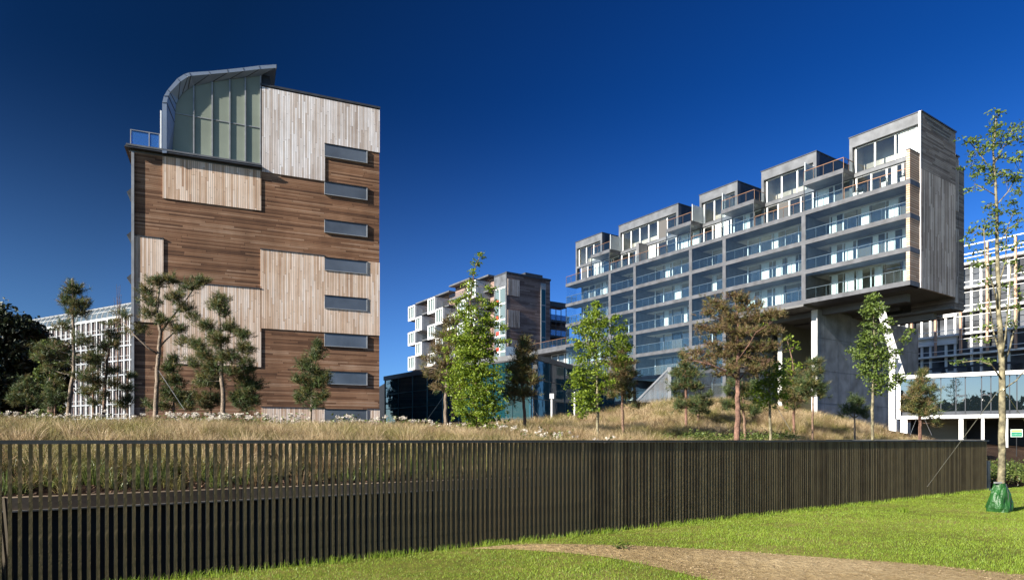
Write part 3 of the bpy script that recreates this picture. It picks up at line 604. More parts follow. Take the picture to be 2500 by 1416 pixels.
# ---------------------------------------------------------------- teal glass pavilion
c1=P(1297,863,57); hp=c1.z
def dirp(u,v,z): p=P(u,v,z); return p
pl=[P(940,1074,65),P(1205,1074,55.2),P(1297,1074,52.6),P(1500,1074,72),P(1440,1074,92),P(1000,1074,85)]
hts=[P(940,919,65).z,P(1205,872,55.2).z,P(1297,863,52.6).z,P(1500,921,72).z,P(1440,921,92).z,P(1000,912,85).z]
gp=empty('glass_pavilion',(pl[2].x,pl[2].y,G0-1),0,'low dark teal glass pavilion with a sharp corner between the timber tower and grey apartments','building')
def wallseg(a,b,ha,hb,z0,off=0,m=0,mb=None,th=.2):
    d=Vector((b.x-a.x,b.y-a.y,0)).normalized(); nrm=Vector((d.y,-d.x,0))*off; mb=mb or MB(); t=Vector((d.y,-d.x,0))*-th
    vs=[(a+nrm).xy.to_3d()+Vector((0,0,z0)),(b+nrm).xy.to_3d()+Vector((0,0,z0)),(b+nrm).xy.to_3d()+Vector((0,0,hb)),(a+nrm).xy.to_3d()+Vector((0,0,ha))]
    vs+= [v+t for v in vs]
    mb._a(vs,[(0,1,2,3),(7,6,5,4),(0,4,5,1),(1,5,6,2),(2,6,7,3),(3,7,4,0)],m); return mb
for i,mt in ((0,'teal'),(1,'teal'),(2,'teal2')):
    a,b=pl[i],pl[i+1]; w_=rel(wallseg(a,b,hts[i]-.4,hts[i+1]-.4,G0-2),gp).build('glass_wall',M[mt],gp)
    mb=MB(); L_=(b-a).length; n_=max(2,int(L_/(1.9 if i==0 else 3.2)))
    for j in range(n_+1):
        p=a.lerp(b,j/n_); h_=hts[i]+(hts[i+1]-hts[i])*j/n_-.4; mb.box(p.x-.035,p.x+.035,p.y-.09,p.y+.05,G0-1,h_)
    for k in range(1,4):
        for_a=(hts[i]-.4-G0)*k/4+G0; for_b=(hts[i+1]-.4-G0)*k/4+G0
        mb.bar((a.x,a.y-.03,for_a),(b.x,b.y-.03,for_b),.05,.05)
    rel(mb,gp).build('mullion',mat('teal_frame',(.05,.10,.11),.4,.3) if 'tf' not in M else M['tf'],w_); M['tf']=bpy.data.materials['teal_frame']
mb=MB(); bot=[Vector((p.x,p.y,h-.4)) for p,h in zip(pl,hts)]; top=[Vector((p.x,p.y,h)) for p,h in zip(pl,hts)]
cen=sum(bot,Vector())/6
ex=lambda q:[Vector((p.x+(p.x-cen.x)*.012,p.y+(p.y-cen.y)*.012,p.z)) for p in q]
bot=ex(bot); top=ex(top)
mb._a(bot+top,[(5,4,3,2,1,0),(6,7,8,9,10,11)]+[(i,(i+1)%6,6+(i+1)%6,6+i) for i in range(6)]); rel(mb,gp).build('roof',M['zinc'],gp)
mb=MB().box(P(1235,0,62).x,P(1262,0,62).x,61,64,hp-.4,P(1240,850,62).z); rel(mb,gp).build('roof_unit',M['white'],gp)
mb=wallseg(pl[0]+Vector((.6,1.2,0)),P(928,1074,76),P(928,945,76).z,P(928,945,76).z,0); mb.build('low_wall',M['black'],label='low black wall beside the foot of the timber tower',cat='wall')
# ---------------------------------------------------------------- far left glazed office
LF=Fr(322,130,-28.9)
lo=empty('glazed_office',LF.w(0,0,0),LF.rot,'white framed glass office with a curved glass roof behind the pines','building')
xl=LF.at(60)[0]; ze=LF.at(321,766)[1]; zc=LF.at(321,740,2.5)[1]+.4
MB().box(xl,9,.3,12,0,ze).build('glass_wall',mat('office_glass',(.14,.09,.075),.15,0,.5,.25,spec=.6),lo)
nf=9; fhh=2.9
for i in range(nf):
    z=ze-.5-fhh*i; MB().box(xl,9,-.1,.29,z,z+.5 if i==0 else z+.28).build('floor_band',M['white2'] if i==0 else M['trimgrey'],lo)
for x in np.arange(xl,9,1.93):
    mb=MB().box(x-.14,x+.2,-.06,.28,1,ze-.5)
    for i in range(nf): 
        z=ze-.5-fhh*i; mb.box(x+.95,x+1.03,.1,.29,z-fhh+.3,z-.02).box(x+.2,x+1.79,.1,.29,z-fhh+1.0,z-fhh+1.08)
    mb.build('white_mullion',M['white2'],lo)
pts=[(0.0,ze)]+[(4.5*(1-math.cos(t)),ze+(zc-ze)*math.sin(t)) for t in np.linspace(.15,math.pi/2,7)]
mb=MB(); nP=len(pts); mb._a([(xl,y,z) for y,z in pts]+[(9,y,z) for y,z in pts],[(i,i+1,nP+i+1,nP+i) for i in range(nP-1)])
mb.build('curved_roof',mat('roof_glass',(.07,.09,.10),.12,0,.2,.3,spec=.5),lo)
mb=MB()
for x in np.arange(xl,9,1.93): mb.tube([(x,y-.04,z+.05) for y,z in pts],.09,4)
for y,z in pts[2::2]: mb.bar((xl,y-.03,z+.05),(9,y-.03,z+.05),.12,.1)
mb.build('roof_rib',M['white2'],lo)
# ---------------------------------------------------------------- far right glazed office
RF=Fr(2355,90,-55.2)
ro=empty('glazed_office',RF.w(0,0,0),RF.rot,'far right office with white bands and terracotta fins behind the cantilever','building')
xl=RF.at(2170)[0]; xr=24; ht=RF.at(2355,601)[1]; zl=RF.at(2300,768)[1]
bw=MB().box(xl,-1.0,1.0,14,0,zl).box(-1.0,xr,1.0,14,0,ht-2.4).build('glass_wall',mat('blue_office_glass',(.10,.11,.125),.25,0,.5,.3,spec=.4),ro)
fl=[612+0]
zs=[RF.at(2355,v)[1] for v in (601,622,642,700,757,812,862)]
for i,z in enumerate(zs):
    x0=-1.0 if z>zl else xl
    mb=MB(); 
    if i in (0,1): mb.bar((x0,0,z),(xr,0,z),.14,.14)
    else: mb.box(x0,xr,.0,.99,z-.25,z+.02).bar((x0,-.4,z+.5),(xr,-.4,z+.5),.1,.08).bar((x0,-.4,z-.9),(xr,-.4,z-.9),.08,.06)
    mb.build('white_band',M['white'],ro)
terr=mat('terracotta',(.50,.30,.21),.7,0,.1)
MB().box(-1,xr,.1,.14,zs[1]+.05,zs[0]-.1).build('roof_screen',M['rglass'],ro)
for j,x in enumerate(np.arange(-13.0,xr,3.15)):
    if x<xl: continue
    zt_=zl if x<-1 else ht-.2
    MB().box(x-.13,x+.13,-.35,-.05,zs[-1],zt_).build('terracotta_fin',terr,ro)
    for dx in (.95,2.1): 
        mb=MB().box(x+dx-.15,x+dx+.12,.7,.99,zs[-1]-3,min(zt_,ht-2.4)); mb.build('white_mullion',M['white'],ro)
for za,zc_ in ((-4.2,-3.1),(-9.0,-8.0),(-.4,.1)): MB().box(xl,-1.2,.5,.98,zl+za,zl+zc_).build('spandrel',M['white'],ro)
mb=MB().box(xl,xr,-.7,-.4,zs[-1]-2.0,zs[-1]-1.75); 
for x in np.arange(-15.0,xr,3.15):
    mb.bar((x-1.1,-.5,zs[-1]-8),(x,-.5,zs[-1]-1.9),.3,.3).bar((x+1.1,-.5,zs[-1]-8),(x,-.5,zs[-1]-1.9),.3,.3)
mb.build('v_columns',M['darkzinc'],ro)
# ---------------------------------------------------------------- right white framed pavilion
WF=Fr(2189,40,-33.1)
wp=empty('raised_pavilion',WF.w(0,0,0),WF.rot,'low white framed glass pavilion raised on white columns under the cantilever','building')
zt_=WF.at(2190,917)[1]; zb_=WF.at(2190,1023)[1]; xr=13
MB().box(0,xr,0,.6,zt_-.22,zt_).box(-.0,xr,0,.6,zb_,zb_+.2).box(-.0,.2,0.0,.6,zb_+.2,zt_-.22).box(0,xr,.6,9,zt_-.22,zt_-.02).box(0,xr,.6,9,zb_+.0,zb_+.15).build('white_frame',M['white'],wp)
pg=MB().box(.2,xr,.30,.35,zb_+.2,zt_-.22).build('glass_wall',darkglass('reflecting_glass',(.006,.010,.012),.01,1.0,ior=2.05),wp)
mb=MB()
for i,u in enumerate((2225,2262,2297,2334,2357,2397,2420,2466,2484)):
    x=WF.at(u)[0]; mb.box(x-.022,x+.022,.24,.299,zb_+.2,zt_-.22)
mb.box(WF.at(2334)[0],WF.at(2357)[0],.24,.295,zb_+1.3,zb_+1.36).box(WF.at(2397)[0],WF.at(2420)[0],.24,.295,zb_+1.3,zb_+1.36).box(.2,xr,.24,.297,zb_+.2,zb_+.42)
mb.build('mullion',M['darkzinc'],pg)
MB().box(.2,xr,.5,8.9,0,zb_-.0).build('undercroft',M['black'],wp) if False else None
MB().box(0.6,xr,4.2,4.5,0,zb_).build('shade_back_wall',M['black'],wp)  # near-black wall: shade under the pavilion put into its colour
MB().box(1.2,3.6,3.2,3.4,0,zb_-.01).build('pale_wall',M['beige'],wp)
for u,wd_ in ((2180,.36),(2207,.36),(2346,.22),(2399,.14),(2456,.16)):
    x=WF.at(u,t=.3)[0]; MB().box(x-wd_/2,x+wd_/2,.1,.5,0,(zb_-.02) if u>2185 else zb_-.02).build('column',M['white'],wp)
# sign
SP=P(2482,1057,33); sg=empty('shop_sign',(SP.x,SP.y,SP.z-.2),math.radians(-33),'small green and yellow sign board below the raised pavilion','sign')
w_=.24; h_=.19
MB().box(-w_,w_,0,.03,.2-h_,.2+h_).build('board',mat('sign_white',(.6,.68,.62),.5,0,.02),sg)
MB().box(-w_+.025,w_-.025,-.006,-.001,.2-h_+.025,.2+h_*.28).build('green_field',mat('sign_green',(.0,.17,.09),.5,0,.02),sg)
MB().box(-w_+.025,w_-.025,-.006,-.001,.2+h_*.38,.2+h_-.03).build('yellow_band',mat('sign_yellow',(.62,.60,.06),.5,0,.02),sg)
M['palegreen']=mat('pale_green_paint',(.35,.55,.45),.5,0,.05)
def text(body,size,x,y,z,mt,parent,name='lettering'):
    c=bpy.data.curves.new(name,'FONT'); c.body=body; c.size=size; c.align_x='CENTER'; c.align_y='CENTER'; c.extrude=.001
    tmp=bpy.data.objects.new('tmp',c); COL.objects.link(tmp); dg=bpy.context.evaluated_depsgraph_get(); me=bpy.data.meshes.new_from_object(tmp.evaluated_get(dg)); bpy.data.objects.remove(tmp)
    me.materials.clear(); me.materials.append(mt); o=link(name,me,parent); o.location=(x,y,z); o.rotation_euler=(math.pi/2,0,0); return o
text('CARBECUHE',.062,0,-.009,.14,M['palegreen'],sg); text('TREMAROVET',.05,0,-.009,.2+h_*.62,M['darkzinc'],sg)
MB().tube([(0,.05,-1.2),(0,.05,.2)],.02).build('post',M['black'],sg)
# ---------------------------------------------------------------- stair enclosure, bollard lamps
zS=44
st=P(1555,978,zS); ed=P(1634,898,zS); e2=P(1760,898,55)
sc_=empty('stair_enclosure',(ed.x,ed.y,st.z),0,'grey slatted metal stair enclosure with a sloping top on the grassy mound','railing')
mb=MB(); n_=26
for i in range(n_+1):
    t=i/n_; p=st.lerp(ed,t); b=P(1555+(1634-1555)*t,982,zS); mb.bar(Vector((p.x,p.y,b.z)),p,.04,.03)
mb.bar(st,ed,.10,.10); mb.bar(Vector((ed.x,ed.y,st.z-.6)),ed+Vector((0,0,.05)),.22,.15); rel(mb,sc_).build('slatted_side',M['trimgrey'],sc_)
mb=MB()
for i in range(46):
    t=(i+1)/46; p=ed.lerp(e2,t); mb.bar(Vector((p.x,p.y,st.z-.8)),p,.035,.03)
mb.bar(ed,e2,.08,.08); rel(mb,sc_).build('slatted_back',M['darkzinc'],sc_)
for u,v0,v1,lb in ((1347,961,1012,'white bollard lamp with a square head left of the bright spring maple'),(1403,957,1004,'white bollard lamp with a tapered head beside the bright spring maple')):
    p0=P(u,v1+14,40); p1=P(u,v0,40); r_=empty('bollard_lamp',p0,0,lb,'lamp','bollard lamps in front of the pavilion'); H=p1.z-p0.z
    MB().tube([(0,0,0),(0,0,H-.28)],.055,8).build('post',M['white'],r_)
    if u<1380: MB().box(-.12,.12,-.1,.1,H-.30,H).build('lamp_head',M['white'],r_)
    else: MB().tube([(0,0,H-.3),(0,0,H-.15),(0,0,H)],[.12,.09,.03],8).build('lamp_head',M['white'],r_)
# ---------------------------------------------------------------- vegetation
def rnd_unit(n):
    v=RNG.normal(size=(n,3)); return v/np.linalg.norm(v,axis=1,keepdims=True)
def needles(C,A,n,length,width):
    """tufts at C (N,3) opening around axis A"""
    N=len(C); c=np.repeat(C,n,0); a=np.repeat(A,n,0); d=a*.55+rnd_unit(N*n)*.75; d/=np.linalg.norm(d,axis=1,keepdims=True)
    L_=length*RNG.uniform(.6,1.15,(N*n,1)); s=np.cross(d,rnd_unit(N*n)); s/=np.linalg.norm(s,axis=1,keepdims=True)+1e-9
    o=a*RNG.uniform(-.5,.5,(N*n,1))*length
    V=np.stack([c+o-s*width/2,c+o+s*width/2,c+o+d*L_],1).reshape(-1,3); F_=np.arange(len(V)).reshape(-1,3); return V,F_
def leaves(C,size,up=.5):
    N=len(C); nrm=rnd_unit(N)+np.array([0,0,up]); nrm/=np.linalg.norm(nrm,axis=1,keepdims=True)
    t=np.cross(nrm,rnd_unit(N)); t/=np.linalg.norm(t,axis=1,keepdims=True)+1e-9; b=np.cross(nrm,t); s=size*RNG.uniform(.6,1.2,(N,1))
    V=np.stack([C-t*s,C-b*s*.55+nrm*s*.12,C+t*s,C+b*s*.55+nrm*s*.12],1).reshape(-1,3); return V,np.arange(N*4).reshape(-1,4)
def tree(name,label,cat,z,trunk,blobs,kind='pine',mix=(1,0,0),bark='bark',group=None,ntuft=22,tl=.21,spread=.2,leafsize=.07,limbs=(),base=None,dens=1.0,twig=.012,twigs=0):
    """trunk: [(u,v,diameter px)], blobs: [(u,v,ru,rv,n)] crown masses in photo pixels at depth z"""
    T=[P(u,v,z) for u,v,d in trunk]; R=[max(.012,d/F*z/2) for u,v,d in trunk]
    gz=hxy(T[0].x,T[0].y) if base is None else base
    root=Vector((T[0].x,T[0].y,min(T[0].z-.05,gz-.05)))
    if T[0].z>root.z+.06: T=[Vector((T[0].x,T[0].y,root.z))]+T; R=[R[0]*1.15]+R
    r=empty(name,root,0,label,cat,group); s=z/F
    # smooth the trunk with small wobble
    mb=MB(); pts=[];rad=[]
    for i in range(len(T)-1):
        for j in range(4):
            t=j/4; w_=.25*R[i]; pts.append(T[i].lerp(T[i+1],t)+Vector((random.uniform(-w_,w_),random.uniform(-w_,w_),0))); rad.append(R[i]+(R[i+1]-R[i])*t)
    pts.append(T[-1]); rad.append(R[-1]); mb.tube([p-root for p in pts],rad,8)
    allC=[];allA=[]
    for lp in limbs:
        q=[P(u,v,z+dz) for u,v,d,dz in lp]; mb.tube([p-root for p in q],[max(.012,d*s/2) for u,v,d,dz in lp],6); pts+=q; rad+=[max(.012,d*s/2) for u,v,d,dz in lp]
    for (u,v,ru,rv,n) in blobs:
        c=P(u,v,z); rx=ru*s; rz=rv*s; ry=rx*.9
        # attach limb from trunk below blob centre
        c+=Vector((0,random.uniform(-.35,.35)*ry,0))
        best=min(range(len(pts)),key=lambda i:(pts[i]-(c-Vector((0,0,rx*.35)))).length)
        a=pts[best]; ra=min(rad[best]*.55,.012+rx*.028)
        if kind=='pine' or kind=='bare':
            mid=a.lerp(c,.5)+Vector((0,0,-.06*(c-a).length)); mb.tube([a-root,mid-root,c-root],[ra,ra*.75,ra*.45],5)
        else: mb.tube([a-root,a.lerp(c,.5)+Vector((0,0,.04))-root,c-root],[ra*.8,ra*.55,ra*.3],5)
        n=max(3,int(n*dens*(1.5 if kind=='pine' else .85))); 
        nb=max(3,n//(7 if kind=='pine' else 5))
        for _ in range(twigs):
            d=Vector(rnd_unit(1)[0]); e=c+Vector((d.x*rx,d.y*ry,abs(d.z)*rz*1.1-.3*rz)); k0=c.lerp(e,random.uniform(0,.3)); mb.tube([k0-root,k0.lerp(e,.55)+Vector((random.gauss(0,.04),0,random.gauss(0,.04)))-root,e-root],[.008,.006,.004],3)
        for k in range(nb):
            d=Vector(rnd_unit(1)[0]); f=random.uniform(.45,1.0)
            e=c+Vector((d.x*rx*f,d.y*ry*f,d.z*rz*f)); 
            if kind!='leafy' and e.z<c.z-.0: e.z=c.z+(e.z-c.z)*.8
            mb.tube([c-root,c.lerp(e,.5)+Vector((0,0,-.04))-root,e-root],[twig*1.1,twig*.9,twig*.5],3)
            m_=max(2,n//nb); tt=np.array([random.uniform(.35,1.05) for _ in range(m_)])[:,None]
            base_=np.array(c)[None]*(1-tt)+np.array(e)[None]*tt; off=RNG.normal(size=(m_,3))*min(spread*(.62 if kind=='pine' else 1),max(rx,.12)*.5)*np.array([1,1,.7])
            allC.append(base_+off); ax=np.array(e-c)[None]*.8+off*1.2+np.array([[0,0,.25]]); ax=ax/(np.linalg.norm(ax,axis=1,keepdims=True)+1e-9); allA.append(ax)
    mb.build('trunk',M[bark],r,True)
    C=np.concatenate(allC)-np.array(root); A=np.concatenate(allA)
    if kind=='pine':
        V,F_=needles(C,A,ntuft,tl,.016); mi=RNG.choice(3,size=len(C),p=np.array(mix)/sum(mix)); fm=np.repeat(mi,ntuft)
        me=np_mesh('needles',V,[(F_[fm==i],i) for i in range(3)],[M['needle_g'],M['needle_o'],M['needle_b']])
        link('needles',me,r)
    else:
        nl=ntuft; Cc=np.repeat(C,nl,0)+RNG.normal(size=(len(C)*nl,3))*leafsize*1.3*np.array([1,1,.6]); V,F_=leaves(Cc,leafsize)
        link('leaves',np_mesh('leaves',V,[(F_,0)],[M[kind if kind!='leafy' else 'leaf']]),r)
    return r
G1='pines planted in the long grass'
# left group
tree('pine_tree','slender pine at far left with a dense dark top tuft above a bare stem','tree',29,[(168,1015,11),(172,960,10),(180,900,8),(180,830,7),(178,760,5),(176,680,3)],
 [(178,705,24,22,90),(165,735,20,16,60),(195,742,24,18,70),(182,760,34,12,60),(150,800,34,22,40),(205,830,34,24,50),(130,850,40,30,60),(225,865,34,26,50),(110,870,26,24,40),(165,880,36,22,50),(205,915,34,22,40),(120,900,24,20,30)],mix=(.55,.35,.10),bark='bark_pale',tl=.2,group=G1)
tree('pine_tree','tall forked pine with long side branches before the left edge of the timber tower','tree',28,[(380,1012,12),(382,960,11),(384,900,10),(388,850,9),(392,810,8),(384,760,6),(388,700,4)],
 [(385,690,30,14,60),(410,680,24,12,45),(355,712,24,12,40),(370,735,34,14,60),(430,725,40,14,70),(470,700,28,14,60),(492,688,18,12,40),(450,752,34,14,50),(365,765,28,12,40),(405,780,34,14,50),(430,800,34,16,50),(448,835,24,14,30),(340,800,20,10,20),(300,770,22,10,25),(278,790,22,10,20),(318,812,20,8,12),(470,775,20,12,25)],
 mix=(.45,.45,.10),bark='bark_pale',tl=.19,group=G1,limbs=([(392,812,7,0),(415,780,5,.3),(445,745,4,.5),(470,710,3,.6)],[(386,865,5,0),(360,848,4,-.3),(330,820,3,-.4),(300,785,2,-.5)],[(388,850,5,0),(405,830,4,.2),(425,812,3,.3)]))
tree('pine_tree','pine with a small separate top tuft and broad middle before the timber tower','tree',27,[(546,1016,12),(544,960,11),(541,900,9),(538,840,7),(536,780,5),(534,722,3)],
 [(535,728,14,14,40),(530,750,24,14,50),(548,765,14,10,25),(505,800,26,16,50),(560,800,26,16,50),(590,815,22,18,50),(540,830,34,18,80),(480,840,26,20,60),(595,850,20,20,60),(500,870,40,20,80),(560,870,36,20,80),(520,900,40,18,70),(600,880,14,14,30),(470,885,18,14,30),(565,905,26,12,35),(495,925,26,14,35)],mix=(.5,.42,.08),bark='bark_pale',group=G1)
tree('pine_tree','low dense young pine right of the forked pine trunk','tree',28.5,[(424,1014,6),(424,950,5),(424,880,2)],[(424,875,14,14,35),(422,900,22,14,50),(425,930,30,16,70),(415,960,34,18,80),(440,975,34,18,80),(400,990,26,12,40),(365,985,14,8,16),(455,992,20,10,30)],mix=(.7,.28,.02),group=G1)
tree('pine_tree','small bushy pine between the two tall pines of the timber tower','tree',30,[(514,1014,6),(514,960,4),(512,905,2)],[(512,910,18,14,35),(500,935,24,16,50),(528,940,22,16,50),(490,965,26,16,50),(530,975,28,16,60),(508,990,26,12,40)],mix=(.5,.4,.1),group=G1)
tree('pine_tree','small dark pine just right of the pine with the separate top tuft','tree',27.5,[(603,1012,6),(602,960,4),(606,895,2)],[(606,905,20,14,40),(590,930,18,14,40),(612,938,26,18,70),(600,962,32,18,80),(618,975,24,14,50),(575,980,22,12,35),(605,992,22,10,30)],mix=(.75,.22,.03),group=G1)
tree('pine_tree','lone small pine standing apart below the right windows of the timber tower','tree',27,[(759,1018,7),(760,985,6),(763,920,4),(778,850,2)],[(778,845,10,14,30),(772,870,18,14,45),(742,885,14,14,35),(760,905,28,14,60),(738,930,22,16,50),(775,935,26,18,70),(790,920,12,12,30),(745,960,28,14,60),(785,968,22,12,40),(728,975,14,8,18),(762,985,22,8,20)],mix=(.7,.27,.03),bark='bark_pale',group=G1)
tree('pine_tree','thin pine with crooked greenish stem before the white glazed office','tree',30,[(253,1012,8),(256,950,7),(262,880,6),(270,830,4),(262,800,2)],[(272,820,18,14,40),(255,845,22,14,40),(285,840,14,10,25),(240,880,26,16,45),(270,905,20,14,30),(285,935,18,14,25),(232,930,22,14,30),(248,965,20,12,25)],mix=(.45,.4,.15),bark='bark',group=G1)
tree('pine_tree','scrubby low pine between the far left pine and the crooked pine','tree',31,[(228,1014,6),(228,950,4),(226,890,2)],[(226,895,18,14,30),(215,925,22,16,45),(240,945,20,16,40),(205,960,24,16,40),(235,980,26,12,40)],mix=(.5,.38,.12),group=G1)
tree('pine_tree','narrow small pine against the left edge of the timber tower','tree',31,[(312,1014,5),(312,960,3),(312,905,2)],[(312,915,10,16,22),(310,945,14,16,35),(313,975,16,14,40),(296,990,14,10,25)],mix=(.7,.25,.05),group=G1)
tree('pine_tree','low bushy young pine in front of the dark trees at far left','tree',27,[(64,1012,5),(66,970,3),(66,925,2)],[(66,930,9,12,25),(60,950,20,14,50),(78,955,14,12,35),(50,975,28,14,60),(80,980,24,12,50)],mix=(.6,.35,.05),group=G1)
tree('pine_tree','faint young pine second from the left edge beside the dark trees','tree',29,[(134,1012,5),(134,960,3),(132,932,2)],[(132,940,12,12,30),(128,960,20,14,50),(142,975,24,14,50),(120,985,18,10,30)],mix=(.7,.28,.02),group=G1)
# bare twig tree
tree('bare_sapling','leafless sapling with upright thin twigs behind the forked pine','tree',32,[(286,1010,6),(288,880,4),(288,770,2)],[(286,745,10,40,14),(294,730,6,36,10),(280,790,12,20,10)],kind='leafd',ntuft=0,group=None,leafsize=.02) if False else None
mb=MB(); b0=P(288,1010,32); r_=empty('bare_sapling',b0,0,'leafless sapling with thin upright twigs left of the timber tower','tree')
for k in range(12):
    t0=random.uniform(780,880); mb.tube([P(287,t0,32)-b0,P(287+random.uniform(-6,8),(t0+740)/2,32)-b0,P(287+random.uniform(-10,12),random.uniform(685,760),32)-b0],[.018,.012,.006],4)
mb.tube([P(286,1010,32)-b0,P(288,880,32)-b0,P(287,780,32)-b0],[.05,.035,.02],6); mb.build('stem',M['bark'],r_)
# middle group
tree('pine_tree','brown leaning pine with two pale stems left of the tall leafy tree','tree',27,[(1088,1026,9),(1088,960,8),(1092,900,7),(1095,840,5),(1098,790,3)],
 [(1100,790,22,20,60),(1085,820,26,18,60),(1115,830,26,18,70),(1065,850,26,16,45),(1098,860,32,18,70),(1050,875,22,12,25),(1085,890,34,16,60),(1120,885,22,14,40),(1070,915,34,16,45),(1110,925,26,14,35),(1045,905,20,10,12),(1080,945,26,12,25),(1115,955,18,10,18)],mix=(.08,.42,.50),bark='bark_pale',group=G1,twigs=8,dens=.7,limbs=([(1105,1024,7,.2),(1103,960,6,.2),(1105,880,4,.3)],[(1088,930,4,0),(1065,900,3,-.2),(1035,895,2,-.3)]))
G2='young broadleaf trees with fresh leaves'
tree('leafy_tree','bright green tree with a very tall thin leader between tower and apartments','tree',24,[(1163,1040,9),(1163,960,9),(1160,880,7),(1152,800,5),(1148,740,3),(1158,660,2),(1176,615,1.5)],
 [(1172,620,5,8,8),(1163,645,7,9,10),(1158,668,7,9,10),(1154,690,4,8,5),(1140,700,10,8,9),(1150,718,14,7,14),(1120,735,12,8,14),(1175,732,8,6,6),(1200,704,9,7,14),(1206,742,12,10,20),(1185,745,8,6,8),(1148,745,26,9,26),(1130,768,18,9,22),(1160,775,34,12,50),(1190,785,16,12,26),(1150,800,40,14,75),(1125,830,32,16,70),(1165,830,40,16,90),(1140,865,46,18,120),(1185,860,28,14,60),(1225,800,14,10,16),(1230,835,12,10,14),(1140,900,52,18,150),(1180,910,40,20,120),(1130,935,38,16,100),(1185,950,46,18,130),(1145,970,46,16,120),(1190,990,46,16,110),(1150,1010,42,14,90),(1190,1025,34,12,60),(1165,1035,30,10,40)],
 kind='leaf',bark='bark',ntuft=13,leafsize=.055,spread=.26,group=G2)
tree('pine_tree','bronze pine with a tall narrow top in front of the teal pavilion','tree',25,[(1281,1030,8),(1278,980,7),(1272,920,6),(1278,860,4),(1282,830,2)],[(1281,832,9,16,40),(1278,855,18,14,50),(1290,878,14,12,35),(1265,880,18,14,45),(1250,905,18,14,40),(1280,905,26,16,70),(1262,930,34,16,80),(1295,930,18,14,45),(1245,955,24,14,45),(1285,958,30,14,60),(1255,975,20,10,20)],mix=(.25,.45,.30),bark='bark_red',group=G1)
tree('leafy_tree','bright green maple in front of the grey block left of the stair enclosure','tree',23,[(1459,1045,7),(1459,980,7),(1458,920,6),(1455,860,5),(1452,800,3),(1455,745,2)],
 [(1455,742,8,10,18),(1452,765,16,10,30),(1440,785,26,10,45),(1475,790,16,10,25),(1500,775,9,10,14),(1425,808,20,12,45),(1460,815,28,12,45),(1505,800,16,10,25),(1520,825,18,12,35),(1415,838,16,12,35),(1450,845,28,14,50),(1495,850,22,12,40),(1530,850,12,10,18),(1430,870,24,12,45),(1475,870,26,12,35),(1520,875,16,10,22),(1420,905,20,14,40),(1455,905,30,14,55),(1410,930,16,14,35),(1440,940,34,16,75),(1480,940,20,12,30),(1425,965,26,16,70),(1445,985,26,12,50),(1425,1000,22,10,35)],kind='leaf',bark='bark_green',ntuft=12,leafsize=.052,spread=.24,group=G2,
 limbs=([(1458,900,4,0),(1480,870,3,.2),(1500,820,2,.3)],[(1457,880,4,0),(1440,850,3,-.2),(1428,815,2,-.2)]))
tree('pine_tree','brown and green pine just left of the slatted stair enclosure','tree',25,[(1521,1040,7),(1519,980,6),(1516,920,5),(1516,860,3)],[(1517,860,14,14,35),(1505,885,20,14,50),(1530,890,18,14,45),(1515,912,30,14,70),(1540,915,14,10,25),(1495,930,20,12,35),(1525,940,30,14,60),(1500,958,24,10,40),(1535,965,18,10,25),(1560,990,14,6,10)],mix=(.35,.35,.30),bark='bark',group=G1)
# right group on the mound
tree('pine_tree','slim blue green pine left of the big brown pine','tree',29,[(1675,1048,7),(1675,980,6),(1675,920,5),(1672,868,3)],[(1668,870,8,14,25),(1672,890,16,14,40),(1662,912,20,14,50),(1690,915,18,14,45),(1675,935,28,14,70),(1648,945,14,10,25),(1700,945,16,12,35),(1660,965,20,8,20),(1655,988,18,9,28),(1690,985,22,9,35)],mix=(.8,.18,.02),bark='bark_red',group=G1)
tree('pine_tree','small dark pine low on the mound between the slim pine and the big pine','tree',31,[(1705,1030,6),(1703,1000,5),(1706,960,2)],[(1704,975,20,10,35),(1722,985,20,9,30),(1690,995,18,9,28),(1712,1003,26,8,36),(1735,965,8,8,12)],mix=(.85,.13,.02),bark='bark',group=G1)
tree('pine_tree','large brown needled pine with a thick reddish trunk behind the fence','tree',22.5,[(1799,1076,15),(1800,1030,14),(1802,980,12.5),(1802,935,11),(1801,880,9),(1802,820,7),(1800,760,4)],
 [(1790,722,26,10,40),(1815,735,22,9,32),(1745,738,20,8,28),(1765,750,32,12,60),(1820,755,26,12,50),(1850,745,14,8,20),(1725,765,22,12,35),(1790,778,44,16,110),(1845,778,24,14,55),(1880,770,22,12,45),(1900,765,16,10,28),(1712,800,22,12,25),(1755,805,36,16,75),(1810,812,44,18,120),(1865,810,26,18,70),(1895,805,12,16,30),(1740,838,28,14,40),(1790,845,44,18,110),(1850,850,30,20,80),(1888,845,16,18,40),(1705,860,30,12,35),(1760,868,40,16,80),(1820,875,38,16,90),(1868,885,24,16,50),(1690,880,22,9,18),(1730,888,34,12,45),(1785,898,36,12,60),(1840,905,32,12,50),(1765,915,30,8,22)],
 mix=(.08,.40,.52),bark='bark_red',group=G1,ntuft=17,tl=.13,twigs=26,limbs=([(1801,925,6,0),(1770,905,5,-.3),(1735,890,3,-.5),(1695,880,2,-.6)],[(1802,930,4,0),(1828,900,3,.4),(1842,885,2.2,.6),(1860,850,1.6,.6)],[(1801,900,5,0),(1770,860,4,.4),(1730,830,2,.5)],[(1801,880,3.2,0),(1828,842,2.4,-.4),(1845,812,1.8,-.6),(1880,790,1.2,-.5)],[(1801,850,5,0),(1775,800,3,.3),(1750,750,2,.3)]))
tree('pine_tree','dark spreading pine hidden low behind the big brown pine trunk','tree',26,[(1818,1040,7),(1815,1000,6),(1812,930,3)],[(1790,935,16,12,22),(1830,945,26,14,50),(1775,955,10,10,12),(1815,965,28,12,45),(1848,985,18,8,28),(1770,988,20,8,30),(1800,990,24,8,30),(1835,1003,22,8,30)],mix=(.8,.15,.05),bark='bark',group=G1)
